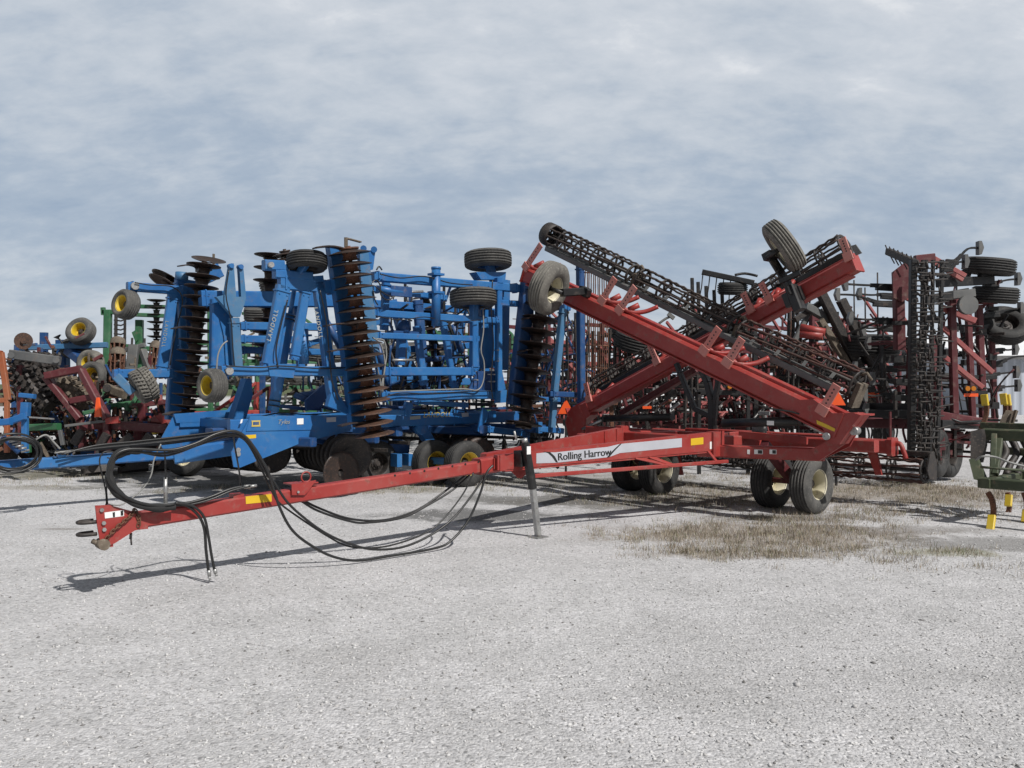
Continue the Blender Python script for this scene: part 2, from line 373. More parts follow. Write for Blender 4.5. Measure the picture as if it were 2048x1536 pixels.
# ------------------------------------------------------------------ ground
def gravel_mat():
    m, t, b, P = base_mat('crushed_limestone_gravel')
    big = t.noise(P, .22, 4, .6, .4); mid = t.noise(P, 1.3, 5, .6); sm = t.noise(P, 7, 4, .65)
    gr = t.noise(P, 48, 3, .7); gr2 = t.noise(P, 150, 2, .7)
    vo = t.new('ShaderNodeTexVoronoi', {'Scale': 55.0, 'Randomness': 1.0}); t.l.new(P, vo.inputs['Vector'])
    vo2 = t.new('ShaderNodeTexVoronoi', {'Scale': 26.0}); t.l.new(P, vo2.inputs['Vector'])
    sp = t.new('ShaderNodeSeparateColor'); t.l.new(vo.outputs['Color'], sp.inputs[0])
    sp2 = t.new('ShaderNodeSeparateColor'); t.l.new(vo2.outputs['Color'], sp2.inputs[0])
    k = t.mix(t.smooth(mid, .3, .72), (.415, .411, .413), (.505, .499, .505))
    k = t.mix(t.math('MULTIPLY', t.smooth(big, .45, .70), .55), k, (.56, .555, .56))
    k = t.mix(t.math('MULTIPLY', t.smooth(sm, .60, .78), .35), k, (.33, .31, .285))
    cell = t.ramp(sp.outputs[0], [(0, .55), (.12, .82), (.5, .98), (.85, 1.08), (1, 1.32)])
    k = t.mix(1.0, k, cell, 'MULTIPLY')
    big_st = t.math('MULTIPLY', t.smooth(sp2.outputs[1], .72, .80), t.smooth(vo2.outputs['Distance'], .55, .25))
    k = t.mix(t.math('MULTIPLY', big_st, .55), k, (.56, .55, .545))
    k = t.mix(t.math('MULTIPLY', t.smooth(gr, .58, .70), .55), k, (.19, .18, .17))
    k = t.mix(t.math('MULTIPLY', t.smooth(gr2, .60, .72), .45), k, (.60, .59, .585))
    # trodden earth and mud showing through where the weeds grow, a dark patch by the jack, and shade painted in under the machines
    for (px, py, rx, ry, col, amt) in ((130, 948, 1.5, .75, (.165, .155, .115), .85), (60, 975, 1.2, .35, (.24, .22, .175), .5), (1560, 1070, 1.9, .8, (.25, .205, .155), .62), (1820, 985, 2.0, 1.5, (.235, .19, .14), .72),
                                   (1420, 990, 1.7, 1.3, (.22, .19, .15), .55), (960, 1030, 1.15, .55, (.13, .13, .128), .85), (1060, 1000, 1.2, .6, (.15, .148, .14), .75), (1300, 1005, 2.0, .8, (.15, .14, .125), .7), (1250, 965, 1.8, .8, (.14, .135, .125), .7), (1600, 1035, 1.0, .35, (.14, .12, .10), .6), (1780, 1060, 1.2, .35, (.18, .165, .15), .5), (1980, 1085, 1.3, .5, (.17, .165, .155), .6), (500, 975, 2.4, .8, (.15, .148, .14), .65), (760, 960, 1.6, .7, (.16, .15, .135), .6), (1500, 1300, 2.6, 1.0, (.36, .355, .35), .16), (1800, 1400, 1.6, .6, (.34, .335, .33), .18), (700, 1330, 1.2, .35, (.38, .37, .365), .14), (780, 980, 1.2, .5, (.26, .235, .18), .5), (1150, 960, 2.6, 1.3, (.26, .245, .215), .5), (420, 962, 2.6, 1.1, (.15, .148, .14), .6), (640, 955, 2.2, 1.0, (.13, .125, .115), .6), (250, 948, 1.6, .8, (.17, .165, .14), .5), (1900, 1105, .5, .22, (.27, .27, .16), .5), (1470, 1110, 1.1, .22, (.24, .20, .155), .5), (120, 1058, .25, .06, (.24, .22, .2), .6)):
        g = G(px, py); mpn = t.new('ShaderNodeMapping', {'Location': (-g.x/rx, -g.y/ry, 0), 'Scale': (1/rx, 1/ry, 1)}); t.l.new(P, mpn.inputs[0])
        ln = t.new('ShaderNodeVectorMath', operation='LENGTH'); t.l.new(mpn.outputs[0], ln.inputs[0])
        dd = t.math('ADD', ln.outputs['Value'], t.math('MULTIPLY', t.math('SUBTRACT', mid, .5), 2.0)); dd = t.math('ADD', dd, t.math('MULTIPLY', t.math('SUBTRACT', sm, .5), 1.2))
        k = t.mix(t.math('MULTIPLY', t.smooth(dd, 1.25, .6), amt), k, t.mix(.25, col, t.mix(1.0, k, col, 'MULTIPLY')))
    # far field beyond the yard turns to dull grass
    s = t.new('ShaderNodeSeparateXYZ'); t.l.new(P, s.inputs[0])
    k = t.mix(t.smooth(t.math('ADD', s.outputs[1], t.math('MULTIPLY', big, 30)), 120, 150), k, (.085, .10, .045))
    t.l.new(k, b.inputs['Base Color']); b.inputs['Roughness'].default_value = .92; b.inputs['Specular IOR Level'].default_value = .25
    hgt = t.math('ADD', t.math('MULTIPLY', vo.outputs['Distance'], -.8), t.math('ADD', t.math('MULTIPLY', gr, 1.0), t.math('MULTIPLY', sm, .8)))
    bp = t.new('ShaderNodeBump', {'Strength': .7, 'Distance': .013}); t.l.new(hgt, bp.inputs['Height']); t.l.new(bp.outputs[0], b.inputs['Normal'])
    return m
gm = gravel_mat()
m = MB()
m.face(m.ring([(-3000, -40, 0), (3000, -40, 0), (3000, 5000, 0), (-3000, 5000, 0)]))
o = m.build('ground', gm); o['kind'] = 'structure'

def np_mesh(name, verts, faces, mats, matidx=None, smooth=False):
    me = bpy.data.meshes.new(name); nv, nf, k = len(verts), len(faces), faces.shape[1]
    me.vertices.add(nv); me.vertices.foreach_set('co', verts.astype(np.float32).ravel())
    me.loops.add(nf*k); me.loops.foreach_set('vertex_index', faces.astype(np.int32).ravel())
    me.polygons.add(nf); me.polygons.foreach_set('loop_start', np.arange(0, nf*k, k, dtype=np.int32))
    for mt in mats: me.materials.append(mt)
    if matidx is not None: me.polygons.foreach_set('material_index', matidx.astype(np.int32))
    me.update(calc_edges=True); me.validate(); return me
# loose stones lying on the yard, small irregular lumps
def stones():
    n = 36000
    d = 2.6+ (rng.random(n)**1.5)*13; x = (rng.random(n)*2-1)*(d*.66+.3)
    oc = np.array([(1, 0, 0), (-1, 0, 0), (0, 1, 0), (0, -1, 0), (0, 0, 1), (0, 0, -1)], float)
    of = np.array([(0, 2, 4), (2, 1, 4), (1, 3, 4), (3, 0, 4), (2, 0, 5), (1, 2, 5), (3, 1, 5), (0, 3, 5)])
    s = .0045+.0085*rng.random(n)**3.0; s[rng.random(n) < .006] *= 2.0
    v_ = oc[None]*(.55+.75*rng.random((n, 6, 1)))+.25*(rng.random((n, 6, 3))-.5)
    a = rng.random(n)*6.28; ca, sa = np.cos(a)[:, None], np.sin(a)[:, None]
    sc_ = np.stack([s*(.8+.9*rng.random(n)), s*(.7+.5*rng.random(n)), s*(.5+.4*rng.random(n))], 1)
    v_ = v_*sc_[:, None, :]
    vx = v_[:, :, 0]*ca-v_[:, :, 1]*sa; vy = v_[:, :, 0]*sa+v_[:, :, 1]*ca
    V_ = np.stack([vx+x[:, None], vy+d[:, None], v_[:, :, 2]+sc_[:, 2][:, None]*.25], 2).reshape(-1, 3)
    F_ = (of[None]+(np.arange(n)*6)[:, None, None]).reshape(-1, 3)
    mats = [plain('pale_stone', (.54, .535, .53), .9, 0, .2, 3), plain('grey_stone', (.39, .38, .375), .9, 0, .2, 3), plain('dark_stone', (.16, .155, .15), .9, 0, .2, 3)]
    mi = np.repeat(rng.choice([0, 1, 2], n, p=[.46, .47, .07]), 8)
    o = link('loose_gravel', np_mesh('loose_gravel', V_, F_, mats, mi)); o['kind'] = 'stuff'
    tag(o, 'pale loose crushed stones strewn over the grey gravel yard', 'gravel')
stones()
# dead brown weeds and short dry grass, in the patches where the photo has them
def blades(cx, cy, n, hmin, hmax, wd, lean=.5):
    a = rng.random(n)*6.28; h = hmin+(hmax-hmin)*rng.random(n)**1.8; la = rng.random(n)*6.28; ll = h*lean*(.3+rng.random(n))
    dx, dy = np.cos(a)*wd*.5, np.sin(a)*wd*.5; lx, ly = np.cos(la)*ll, np.sin(la)*ll
    p0 = np.stack([cx-dx, cy-dy, np.zeros(n)-.004], 1); p1 = np.stack([cx+dx, cy+dy, np.zeros(n)-.004], 1)
    p2 = np.stack([cx+lx*.4+dx*.7, cy+ly*.4+dy*.7, h*.6], 1); p3 = np.stack([cx+lx*.4-dx*.7, cy+ly*.4-dy*.7, h*.6], 1)
    p4 = np.stack([cx+lx, cy+ly, h], 1)
    V_ = np.stack([p0, p1, p2, p3, p4], 1).reshape(-1, 3)
    f = np.array([(0, 1, 2), (0, 2, 3), (3, 2, 4)]); F_ = (f[None]+(np.arange(n)*5)[:, None, None]).reshape(-1, 3); return V_, F_
def patch(cells):
    xs, ys = [], []
    for (px, py, sx, sy, n, clump) in cells:       # a patch: its middle, reach to the side, reach in depth, blades
        g = G(px, py); n = int(n*1.0); sx *= 1.3; sy *= 1.3; clump = int(clump*1.3); nc = max(3, n//clump)
        ccx = g.x+rng.normal(0, sx, nc); ccy = g.y+rng.normal(0, sy, nc); i = rng.integers(0, nc, n)
        xs.append(ccx[i]+rng.normal(0, .06, n)); ys.append(ccy[i]+rng.normal(0, .06, n))
    return np.concatenate(xs), np.concatenate(ys)
def weeds(name, label, cells, h0, h1, wd, mats, probs, lean=.6):
    x, y = patch(cells); n = len(x); V_, F_ = blades(x, y, n, h0, h1, wd, lean)
    o = link(name, np_mesh(name, V_, F_, mats, np.repeat(rng.choice(len(mats), n, p=probs), 3))); o['kind'] = 'stuff'; tag(o, label, 'grass')
ga = plain('dead_weed_brown', (.235, .19, .14), .9, 0, .35, 5); gb = plain('dry_straw', (.38, .335, .26), .9, 0, .3, 5)
gc = plain('dull_green_weed', (.10, .125, .04), .85, 0, .3, 5); gd = plain('dark_dead_stem', (.095, .07, .05), .9, 0, .3, 5)
weeds('dead_weeds', 'brown dead weeds standing in the gravel round the rear wheels of the red harrow',
      [(1450, 1075, .55, .35, 5200, 26), (1600, 1060, .55, .35, 5200, 26), (1400, 1100, .22, .12, 1500, 30), (1510, 1110, .45, .12, 2200, 24), (1640, 1095, .5, .25, 1800, 20),
       (1700, 1030, .5, .3, 3800, 24), (1800, 1010, .7, .5, 5200, 24), (1850, 975, .8, .6, 5200, 24), (1930, 990, .5, .5, 3200, 24),
       (1450, 985, .7, .6, 5200, 24), (1500, 960, .8, .7, 4200, 24), (1380, 1000, .6, .5, 2600, 22), (1290, 1080, .25, .1, 500, 24), (1300, 1000, .5, .3, 1200, 22),
       (1790, 970, .5, .5, 2600, 24), (1330, 1060, .6, .3, 900, 16), (1780, 1110, .5, .2, 700, 18), (1850, 1135, .35, .15, 500, 18), (1560, 1040, .3, .15, 1500, 24)],
      0.008, .085, .0042, [ga, gb, gd, gc], [.46, .36, .10, .08])
weeds('sparse_grass', 'sparse dry grass under the tongues and beside the blue disc harrow',
      [(800, 975, .5, .25, 1500, 20), (740, 985, .3, .1, 500, 20), (1080, 965, .8, .6, 1300, 18), (1200, 985, .7, .5, 1300, 18), (130, 955, .9, .5, 1300, 14),
       (60, 965, .5, .4, 600, 14), (340, 985, .25, .1, 350, 20), (430, 975, .3, .15, 350, 20), (950, 960, .4, .3, 500, 16), (1900, 1105, .16, .06, 420, 24), (700, 975, .3, .15, 300, 16)],
      0.012, .085, .004, [ga, gb, gd, gc], [.25, .36, .14, .25])
# ------------------------------------------------------------------ red rolling harrow in the foreground
rh = thing('rolling_harrow', W(7.0, 0, 0), 'long red folded harrow with crossed wings, long tongue and white lettering in the foreground', 'harrow', world=True)
def part(mb, name, mat, parent=None): return mb.build(name, M[mat], parent if parent is not None else rh)
def tz(a): return .590+.0568*a          # middle height of the sloping tongue tube
m = MB(); m.beam(W(.28, 0, tz(.28)), W(4.05, 0, tz(4.05)), .13, .135, ch=.016)
m.prism([V(583, 971, .085), V(632, 960, .085), V(615, 984, .085), V(609, 990, .085), V(583, 990, .085)], v*.012)
m.prism([V(583, 971, -.085), V(632, 960, -.085), V(615, 984, -.085), V(609, 990, -.085), V(583, 990, -.085)], v*.012)
m.box((V(583, 971, 0)+V(620, 963, 0))*.5+ZU*.006, u*.14, v*.088, ZU*.006)
c = V(612, 954, 0); m.tube([c+u*(.05*math.cos(t))+ZU*(.05*math.sin(t)) for t in np.linspace(0, 6.28, 15)[:-1]], .008, 6, True)
m.box(W(1.12, .0, tz(1.12)+.083), u*.05, v*.05, ZU*.018)
tongue = part(m, 'tongue', 'red')
for px, py in ((790, 951), (820, 946.5), (849, 942), (877, 937), (905, 932.5), (931, 928.5), (957, 924)):
    m = MB(); p = V(px, py, .0662); m.cyl(p-v*.002, p+v*.0008, .0125, 12); m.build('bolt_hole', M['ink'], tongue)
m = MB(); m.prism([V(491, 993, .0668), V(543, 988, .0668), V(543.5, 1003, .0668), V(492, 1008, .0668)], v*.002); m.build('reflector', M['ylab'], tongue)
m = MB(); p = V(596, 984, .094); m.cyl(p-v*.005, p+v*.012, .012, 8); m.build('bolt', M['steel'], tongue)
# hitch head
m = MB()
for b in (.075, -.075):
    m.prism([V(190, 1011, b), V(219, 1010, b), V(262, 1022, b), V(281, 1024, b), V(281, 1057, b), V(269, 1061, b), V(228, 1087, b), V(207, 1095, b), V(200, 1085, b), V(194, 1050, b)], v*.014)
m.box(W(.03, 0, .585), u*.012, v*.07, ZU*.17); m.box(W(.22, 0, .60), u*.10, v*.066, ZU*.07)
hitch = part(m, 'hitch', 'red')
for px, py in ((203, 1020), (207, 1046), (208, 1059)):
    m = MB(); p = V(px, py, .083); m.cyl(p, p+v*.016, .017, 6); m.build('bolt', M['steel'], hitch)
for py in (1042, 1066):
    m = MB(); q = V(190, py, .0); p = q-u*.13
    pts = [q+v*.05, p+v*.05+u*.06, p+v*.035+u*.02, p+u*.0, p-v*.035+u*.02, p-v*.05+u*.06, q-v*.05]; m.tube(spline(pts, 4), .016, 8); m.build('clevis', M['dark'], hitch)
m = MB(); m.prism([V(209, 1025, .0835), V(248, 1020, .0835), V(248, 1032, .0835), V(210, 1037, .0835)], v*.002); st = m.build('sticker', M['white'], hitch)
m = MB(); m.prism([V(225, 1025, .0850), V(230, 1024, .0850), V(230, 1034, .0850), V(226, 1034.5, .0850)], v*.001); m.prism([V(241, 1022, .0850), V(246.5, 1021.3, .0850), V(246.5, 1031, .0850), V(241.5, 1031.6, .0850)], v*.001); m.build('warning_print', M['ink'], hitch)
m = MB(); p = V(187, 1083, .03); m.tube(spline([p-v*.02, V(198, 1088, .06), V(207, 1090, .11)], 4), .022, 8); p = V(207, 1089, .10); m.cyl(p-v*.09, p+v*.03, .045, 12); m.build('pintle', M['mud'], hitch)
def chain(pts, name, par, mat='rust', lk=.05, r=.006):
    pts = spline(pts, 8); m = MB(); d = 0; last = pts[0]; i = 0; k = 0
    acc = [pts[0]]
    for a in pts[1:]:
        while (a-acc[-1]).length > lk*.62: acc.append(acc[-1]+(a-acc[-1]).normalized()*lk*.62)
    for k in range(len(acc)-1):
        c = (acc[k]+acc[k+1])*.5; d, s, t = ortho(acc[k+1]-acc[k]); x = s if k % 2 else t
        m.tube([c+d*(math.cos(q)*lk*.5)+x*(math.sin(q)*lk*.28) for q in np.linspace(0, 6.28, 11)[:-1]], r, 5, True)
    return m.build(name, M[mat], par)
chain([V(212, 1079, .10), V(228, 1060, .105), V(248, 1043, .105), V(262, 1031, .10), V(268, 1021, .085)], 'safety_chain', hitch)
chain([V(268, 1019, .085), V(276, 1030, .09), V(278, 1045, .09), V(275, 1058, .085)], 'safety_chain', hitch)
m = MB(); p = V(262, 1066, .05); m.tube([p, V(261, 1078, .05)], .012, 6); m.tube([V(262, 1078, .05), V(263, 1090, .05)], .008, 6); m.build('hook_pin', M['dark'], hitch)
# socket and A-frame drawbar
m = MB(); m.beam(W(3.93, 0, tz(3.93)+.004), W(4.25, 0, tz(4.25)+.004), .175, .18)
for b in (.10, -.10):
    m.prism([V(987, 917, b), V(1062, 905, b), V(1075, 925, b), V(1056, 944, b), V(1042, 957, b), V(1036, 956, b), V(1018, 938, b), V(987, 938, b)], v*.016)
drawbar = part(m, 'drawbar_frame', 'red')
LA, LB = W(4.12, .11, 0), W(7.42, .82, 0)
def leg(t, f, out=0.0, side=1):       # a point on the outer face of a drawbar leg: t along it, f up it
    a = 4.12+3.3*t; b = (.11+.71*t); zt = .945+.180*t; zb = .775+.105*t
    n = Vector((-.71, 3.3)).normalized()      # in (a, b): outward normal
    return W(a+n.x*out, (b+n.y*out)*side, zb+(zt-zb)*f)
for sd in (1, -1):
    ins = [leg(t, f, 0, sd) for t, f in ((0, 0), (1, 0), (1, 1), (0, 1))]; nn = (leg(0, 0, 1, sd)-leg(0, 0, 0, sd))
    m = MB(); m.prism(ins, nn*.09)
    m.prism([leg(.02, -.14, .03, sd), leg(.98, -.10, .03, sd), leg(.98, .0, .03, sd), leg(.02, .0, .03, sd)], nn*.012)
    for t in (.02, .995): m.prism([leg(t-.012, -.05, .05, sd), leg(t+.012, -.05, .05, sd), leg(t+.012, 1.02, .05, sd), leg(t-.012, 1.02, .05, sd)], nn*.012)
    if sd < 0:
        for t in (.80, .90): m.prism([leg(t-.012, 0, -.05, sd), leg(t+.012, 0, -.05, sd), leg(t+.012, 1., -.05, sd), leg(t-.012, 1., -.05, sd)], nn*.02)
    m.build('drawbar_leg', M['red'], drawbar)
def legt(px, f=.5):
    lo, hi = -.05, 1.05
    for _ in range(40):
        t = (lo+hi)/2; p = leg(t, f, .05); x = 1024+F*p.x/p.y
        if x < px: lo = t
        else: hi = t
    return lo
def legpoly(pts, out, name, mat):
    m = MB(); m.prism([leg(legt(px), f, out) for px, f in pts], (leg(0, 0, 1)-leg(0, 0, 0))*.0016); return m.build(name, M[mat], drawbar)
legpoly([(1073, .22), (1112, .14), (1218, .18), (1240, .36), (1364, .36), (1364, .86), (1240, .90), (1216, .80), (1110, .80), (1095, .86), (1073, .86)], .0470, 'decal', 'silver')
for pts in ([(1086, .93), (1096, .80), (1104, .55), (1112, .17), (1116, .16), (1110, .55), (1100, .86)], [(1214, .18), (1222, .45), (1230, .66), (1240, .90), (1244, .92), (1232, .60), (1224, .36), (1219, .18)]): legpoly(pts, .0485, 'decal_stripe', 'ink')
t0, t1 = legt(1121), legt(1217); pm = leg((t0+t1)/2, .47, .0485); ex = leg(.9, .5)-leg(.1, .5)
text('Rolling Harrow', .124, pm, ex, ZU, M['ink'], drawbar, spacing=1.0, dbl=.0035)
p = leg(legt(1044), .52, .0485); text('Un', .12, p, ex, ZU, M['ink'], drawbar, shear=.2, bold=.002)
legpoly([(1382, .40), (1407, .40), (1407, .78), (1382, .78)], .0475, 'reflector', 'ylab')
legpoly([(1420, .10), (1436, .10), (1436, .5), (1420, .5)], .0475, 'sticker', 'white')
for (x0, y0, x1, y1) in ((995, 912, 1017, 925), (992, 925, 1021, 939)):
    m = MB(); b = .1095; m.prism([V(x0, y0+1.5, b), V(x1, y0-1.5, b), V(x1, y1-1, b), V(x0, y1+1, b)], v*.0016); m.build('sticker', M['white'], drawbar)
    m = MB(); b = .1112; xm = x0+(x1-x0)*.48
    for k in range(4): yy = y0+1.2+k*(y1-y0-2)/4; m.prism([V(xm, yy, b), V(x1-2, yy-.8, b), V(x1-2, yy+1.3, b), V(xm, yy+2.1, b)], v*.001)
    m.prism([V(x0+4, y1-3, b), V(xm-4, y0+3, b), V(xm-3, y1-4, b)], v*.001); m.build('warning_print', M['ink'], drawbar)
m = MB(); m.beam(W(4.52, .32, .695), W(7.38, .96, .735), .05, .045)
c1 = leg(legt(1272), 0, .03); c2 = leg(legt(1300), 0, .03); mid = W(6.45, .76, .725)
m.beam(c1, mid, .012, .07, u); m.beam(c2, mid+u*.05, .012, .07, u); m.beam(leg(.93, 0, .03), W(7.2, .92, .74), .02, .05, u)
part(m, 'brace_rod', 'red')
# parking jack
m = MB(); jt, jm, jf = W(4.36, .34, 1.085), W(4.455, .365, .56), W(4.52, .385, .03)
m.beam(jt, jm, .082, .082, u, .012); m.box(W(4.37, .25, .90), u*.05, v*.06, ZU*.09)
jk = part(m, 'jack', 'black')
m = MB(); m.beam(jm+(jf-jm)*-.1, jf, .062, .062, u, .006); m.build('jack_leg', M['steel'], jk)
m = MB(); m.box(jf-ZU*.022, u*.085, v*.085, ZU*.006); m.build('jack_foot', M['steel'], jk)
m = MB(); d = (jt-jm).normalized(); m.cyl(jt, jt+d*.05, .035, 10); m.tube([jt+d*.04, jt+d*.045-u*.14+v*.02], .010, 6); m.tube([jt+d*.045-u*.14+v*.02, jt+d*.14-u*.15+v*.02], .012, 6); m.build('jack_crank', M['steel'], jk)
q = jt+(jm-jt)*.16; m = MB(); m.box(q+v*.0425-u*.0, u*.03, v*.001, ZU*.045); m.build('sticker', M['white'], jk)
# main cross frame
m = MB()
for sd in (1, -1):
    m.beam(W(7.32, .55*sd, .86), W(7.78, 2.10*sd, .875), .14, .165)
    m.beam(W(7.32, .80*sd, .97), W(9.9, .80*sd, .86), .10, .20)
    m.beam(W(8.65, .0, .93), W(8.65, 2.35*sd if sd > 0 else -2.75, .95), .14, .16)
    m.prism([U(1622, 899, 7.86), U(1640, 921, 7.86), U(1700, 893, 7.86), U(1731, 832, 7.86), U(1722, 826, 7.86), U(1692, 846, 7.86), U(1662, 880, 7.86)] if sd > 0 else
            [U(1146, 890, 8.62), U(1176, 893, 8.62), U(1168, 866, 8.62), U(1172, 838, 8.62), U(1160, 815, 8.62), U(1139, 838, 8.62), U(1137, 852, 8.62)], u*.03)
m.prism([U(1622, 899, 7.62), U(1640, 921, 7.62), U(1690, 888, 7.62), U(1731, 832, 7.62), U(1716, 824, 7.62), U(1684, 846, 7.62), U(1660, 880, 7.62)], u*.03)
m.box(U(1722, 829, 7.74), u*.14, v*.10, ZU*.012)
m.beam(W(7.32, -.8, .93), W(7.32, .8, .93), .12, .26); m.beam(W(7.3, .80, .80), W(7.3, .80, 1.12), .15, .15, u); m.beam(W(7.3, -.80, .80), W(7.3, -.80, 1.14), .15, .15, u)
m.beam(W(9.0, -.9, .98), W(9.0, 1.6, .98), .12, .14)
m.beam(W(7.5, .3, .98), W(8.7, .35, 1.0), .06, .12); m.beam(W(7.9, .8, 1.06), W(8.0, 1.75, 1.02), .05, .10)
frame = part(m, 'main_frame', 'red')
for px, w_ in ((1497, 5), (1517, 17), (1546, 14)):
    p0, p1 = (px-w_/2, px+w_/2); f = lambda x, y: hit(x, y, W(7.32, .55, 0)-u*.0748+v*.0, (u*1.55-v*.46).normalized())
    m = MB(); m.prism([f(p0, 899), f(p1, 899.5), f(p1, 908.5), f(p0, 908)], u*.002); m.build('sticker', M['white'], frame)
    if w_ > 8:
        m = MB(); xm = px-1; m.prism([f(xm, 900.3)-u*.002, f(p1-1, 900.5)-u*.002, f(p1-1, 907.5)-u*.002, f(xm, 907.2)-u*.002], u*.002); m.build('warning_print', M['ink'], frame)
m = MB(); p = U(1660, 872, 7.55); m.cyl(p-u*.10, p+u*.08, .045, 14); p = U(1708, 862, 7.55); m.cyl(p-u*.02, p+u*.08, .05, 14); part(m, 'pivot_pin', 'steel')
m = MB(); m.cyl(W(8.1, .98, 1.02), W(8.1, .98, 1.20), .10, 16); m.box(W(8.1, .98, 1.02), u*.14, v*.14, ZU*.02); m.cyl(W(8.1, .98, 1.2), W(8.1, .98, 1.25), .06, 12); m.box(W(7.9, .55, .99), u*.08, v*.05, ZU*.04); part(m, 'valve_block', 'grey')
# wheels, two pairs
for b, a in ((1.50, 8.55), (.86, 8.62), (-1.12, 8.55), (-1.74, 8.62)):
    wh = wheel(rh, W(a, b, .395), v, .40, .29, .205, 'gtyre' if b > 1.4 else 'tyre', 'cream', 'transport_wheel')
for sd in (1, -1):
    m = MB(); c = 1.18 if sd > 0 else -1.43; m.beam(W(7.9, c, .95), W(8.6, c, .42), .11, .14, ZU); m.beam(W(8.58, c-.27, .40), W(8.58, c+.27, .40), .07, .07); part(m, 'axle_arm', 'dred')
# wings (folded so that they cross)
def wing(plane, lo, hi, h, wd, straps, strap_plane, name='wing'):
    p, q = U(*lo, plane), U(*hi, plane); up = u.cross(q-p).normalized(); up = up if up.z > 0 else -up
    m = MB(); m.beam(p, q, wd, h, up, ch=.030); m.beam(p+up*(h*.5+.022)+u*wd*.22, q+up*(h*.5+.022)+u*wd*.22, wd*.55, .043, up)
    m.beam(p-up*(h*.5+.012)+(q-p)*.02, q-up*(h*.5+.012)-(q-p)*.02, wd*1.04, .022, up)
    for e, s in ((q, 1), (p, -1)): m.box(e+(q-p).normalized()*.012*s+up*.02, u*wd*.6, up*(h*.62), (q-p).normalized()*.012)
    wg = m.build(name, M['red'], rh)
    return wg, p, q, up, (q-p).normalized()
wgA, pA, qA, upA, dA = wing(7.6, (1684, 852), (1056, 550), .25, .22, None, None)
wgB, pB, qB, upB, dB = wing(8.72, (1146, 832), (1712, 528), .215, .20, None, None)
m = MB()      # heel of the front wing: bracket with the raised horn
m.prism([U(1604, 800, 7.6), U(1636, 798, 7.6), U(1675, 826, 7.6), U(1716, 825, 7.6), U(1731, 830, 7.6), U(1706, 862, 7.6), U(1688, 888, 7.6), U(1668, 886, 7.6), U(1655, 855, 7.6)], u*.235)
m.build('wing_heel', M['red'], wgA)
m = MB(); m.prism([U(1139, 843, 8.72), U(1150, 815, 8.72), U(1180, 806, 8.72), U(1190, 830, 8.72), U(1165, 850, 8.72), U(1160, 885, 8.72), U(1150, 890, 8.72)], u*.22); m.build('wing_heel', M['red'], wgB)
n_ = u*-1
m = MB(); q = [U(1633, 840, 7.474), U(1670, 857, 7.474), U(1672, 865, 7.474), U(1634, 848, 7.474)]; m.prism(q, u*.003); m.build('reflector', M['ylab'], wgA)
m = MB(); m.prism([U(1712, 489, 8.6), U(1724, 506, 8.6), U(1712, 511, 8.6), U(1702, 492, 8.6)], u*.02); m.build('end_flag', M['grey'], wgB)
def strap(wg, base, tip, plane, wd=.10, mat='strap', arm=True, side=1):
    b, t = U(*base, plane), U(*tip, plane); d = (t-b); m = MB(); m.beam(b-d*.12, t, wd, .022, u)
    m.box(b-d*.02-u*.012, u*.02, d.cross(u).normalized()*wd*.62, d.normalized()*.06)
    s = m.build('depth_strap', M[mat], wg); m = MB()
    for k in range(6):
        p = b+d*(.12+.14*k); m.cyl(p-u*.0125, p-u*.0108, .012, 8)
    m.build('bolt_hole', M['ink'], wg)
    if arm:      # the cast arm that carries the roller hangs behind the strap
        m = MB(); e = d.cross(u).normalized()*side; e = e if e.x > 0 else -e
        m.tube(spline([b+d*.05+u*.06, b+d*.12+u*.16+e*.12, b+d*.34+u*.3+e*.20, b+d*.66+u*.42+e*.25], 4), [.034]*13, 7)
        m.cyl(b+d*.1+u*.12+e*.05, b+d*.42+u*.2+e*.10, .042, 10); m.build('roller_arm', M['red'], wg)
for b, t in (((1053, 533), (1082, 489)), ((1205, 600), (1230, 556)), ((1240, 619), (1270, 573)), ((1409, 700), (1438, 656)), ((1456, 724), (1484, 677)), ((1646, 819), (1674, 770))): strap(wgA, b, t, 7.468, wd=.115, arm=b[0] < 1600)
for b, t in (((1178, 797), (1171, 766)), ((1313, 722), (1299, 690)), ((1501, 618), (1486, 586)), ((1538, 598), (1522, 566)), ((1697, 512), (1684, 476))): strap(wgB, b, t, 8.60, mat='strap', arm=b[0] < 1600, side=-1)
# roller carrying bars and the three rollers on each wing
m = MB(); a, b = U(1094, 497, 8.02), U(1674, 781, 8.02); m.beam(a, b, .10, .085, upA); m.beam(a+upA*.03+u*.06, b+upA*.03+u*.06, .03, .11, upA)
for k in np.linspace(.04, .97, 14):
    p = a+(b-a)*k; m.beam(p, p+upA*.17+u*.12, .05, .012, u)
bar = m.build('roller_frame', M['grey'], wgA)
for i, (x, y) in enumerate((((1098, 469), (1267, 551)), ((1285, 560), (1470, 655)), ((1488, 664), (1714, 768)))):
    basket(rh, U(*x, 8.16), U(*y, 8.16), .20, 9, ('bar', 'bar', 'rustred')[i], 'dark')
m = MB(); p = U(1097, 468, 8.16); d = (U(1267, 551, 8.16)-p).normalized(); m.lathe(p-d*.02, d, [(.12, -.01), (.19, -.01), (.205, 0), (.205, .20), (.19, .20), (.19, .01), (.12, .01)], 24, True); m.build('end_shield', M['dark'], wgA)
for (x, y) in ((1276, 556), (1479, 660), (1722, 776)):
    m = MB(); p = U(x, y, 8.16); m.box(p-upA*.10, u*.10, upA*.16, dA*.03)
    m.tube([p-dA*.09+upA*.14, p+upA*.2, p+dA*.09+upA*.13], .02, 6); m.build('bearing_hanger', M['mud'], wgA)
m = MB(); a, b = U(1192, 786, 9.1), U(1688, 512, 9.1); m.beam(a, b, .09, .08, upB); m.build('roller_frame', M['black'], wgB)
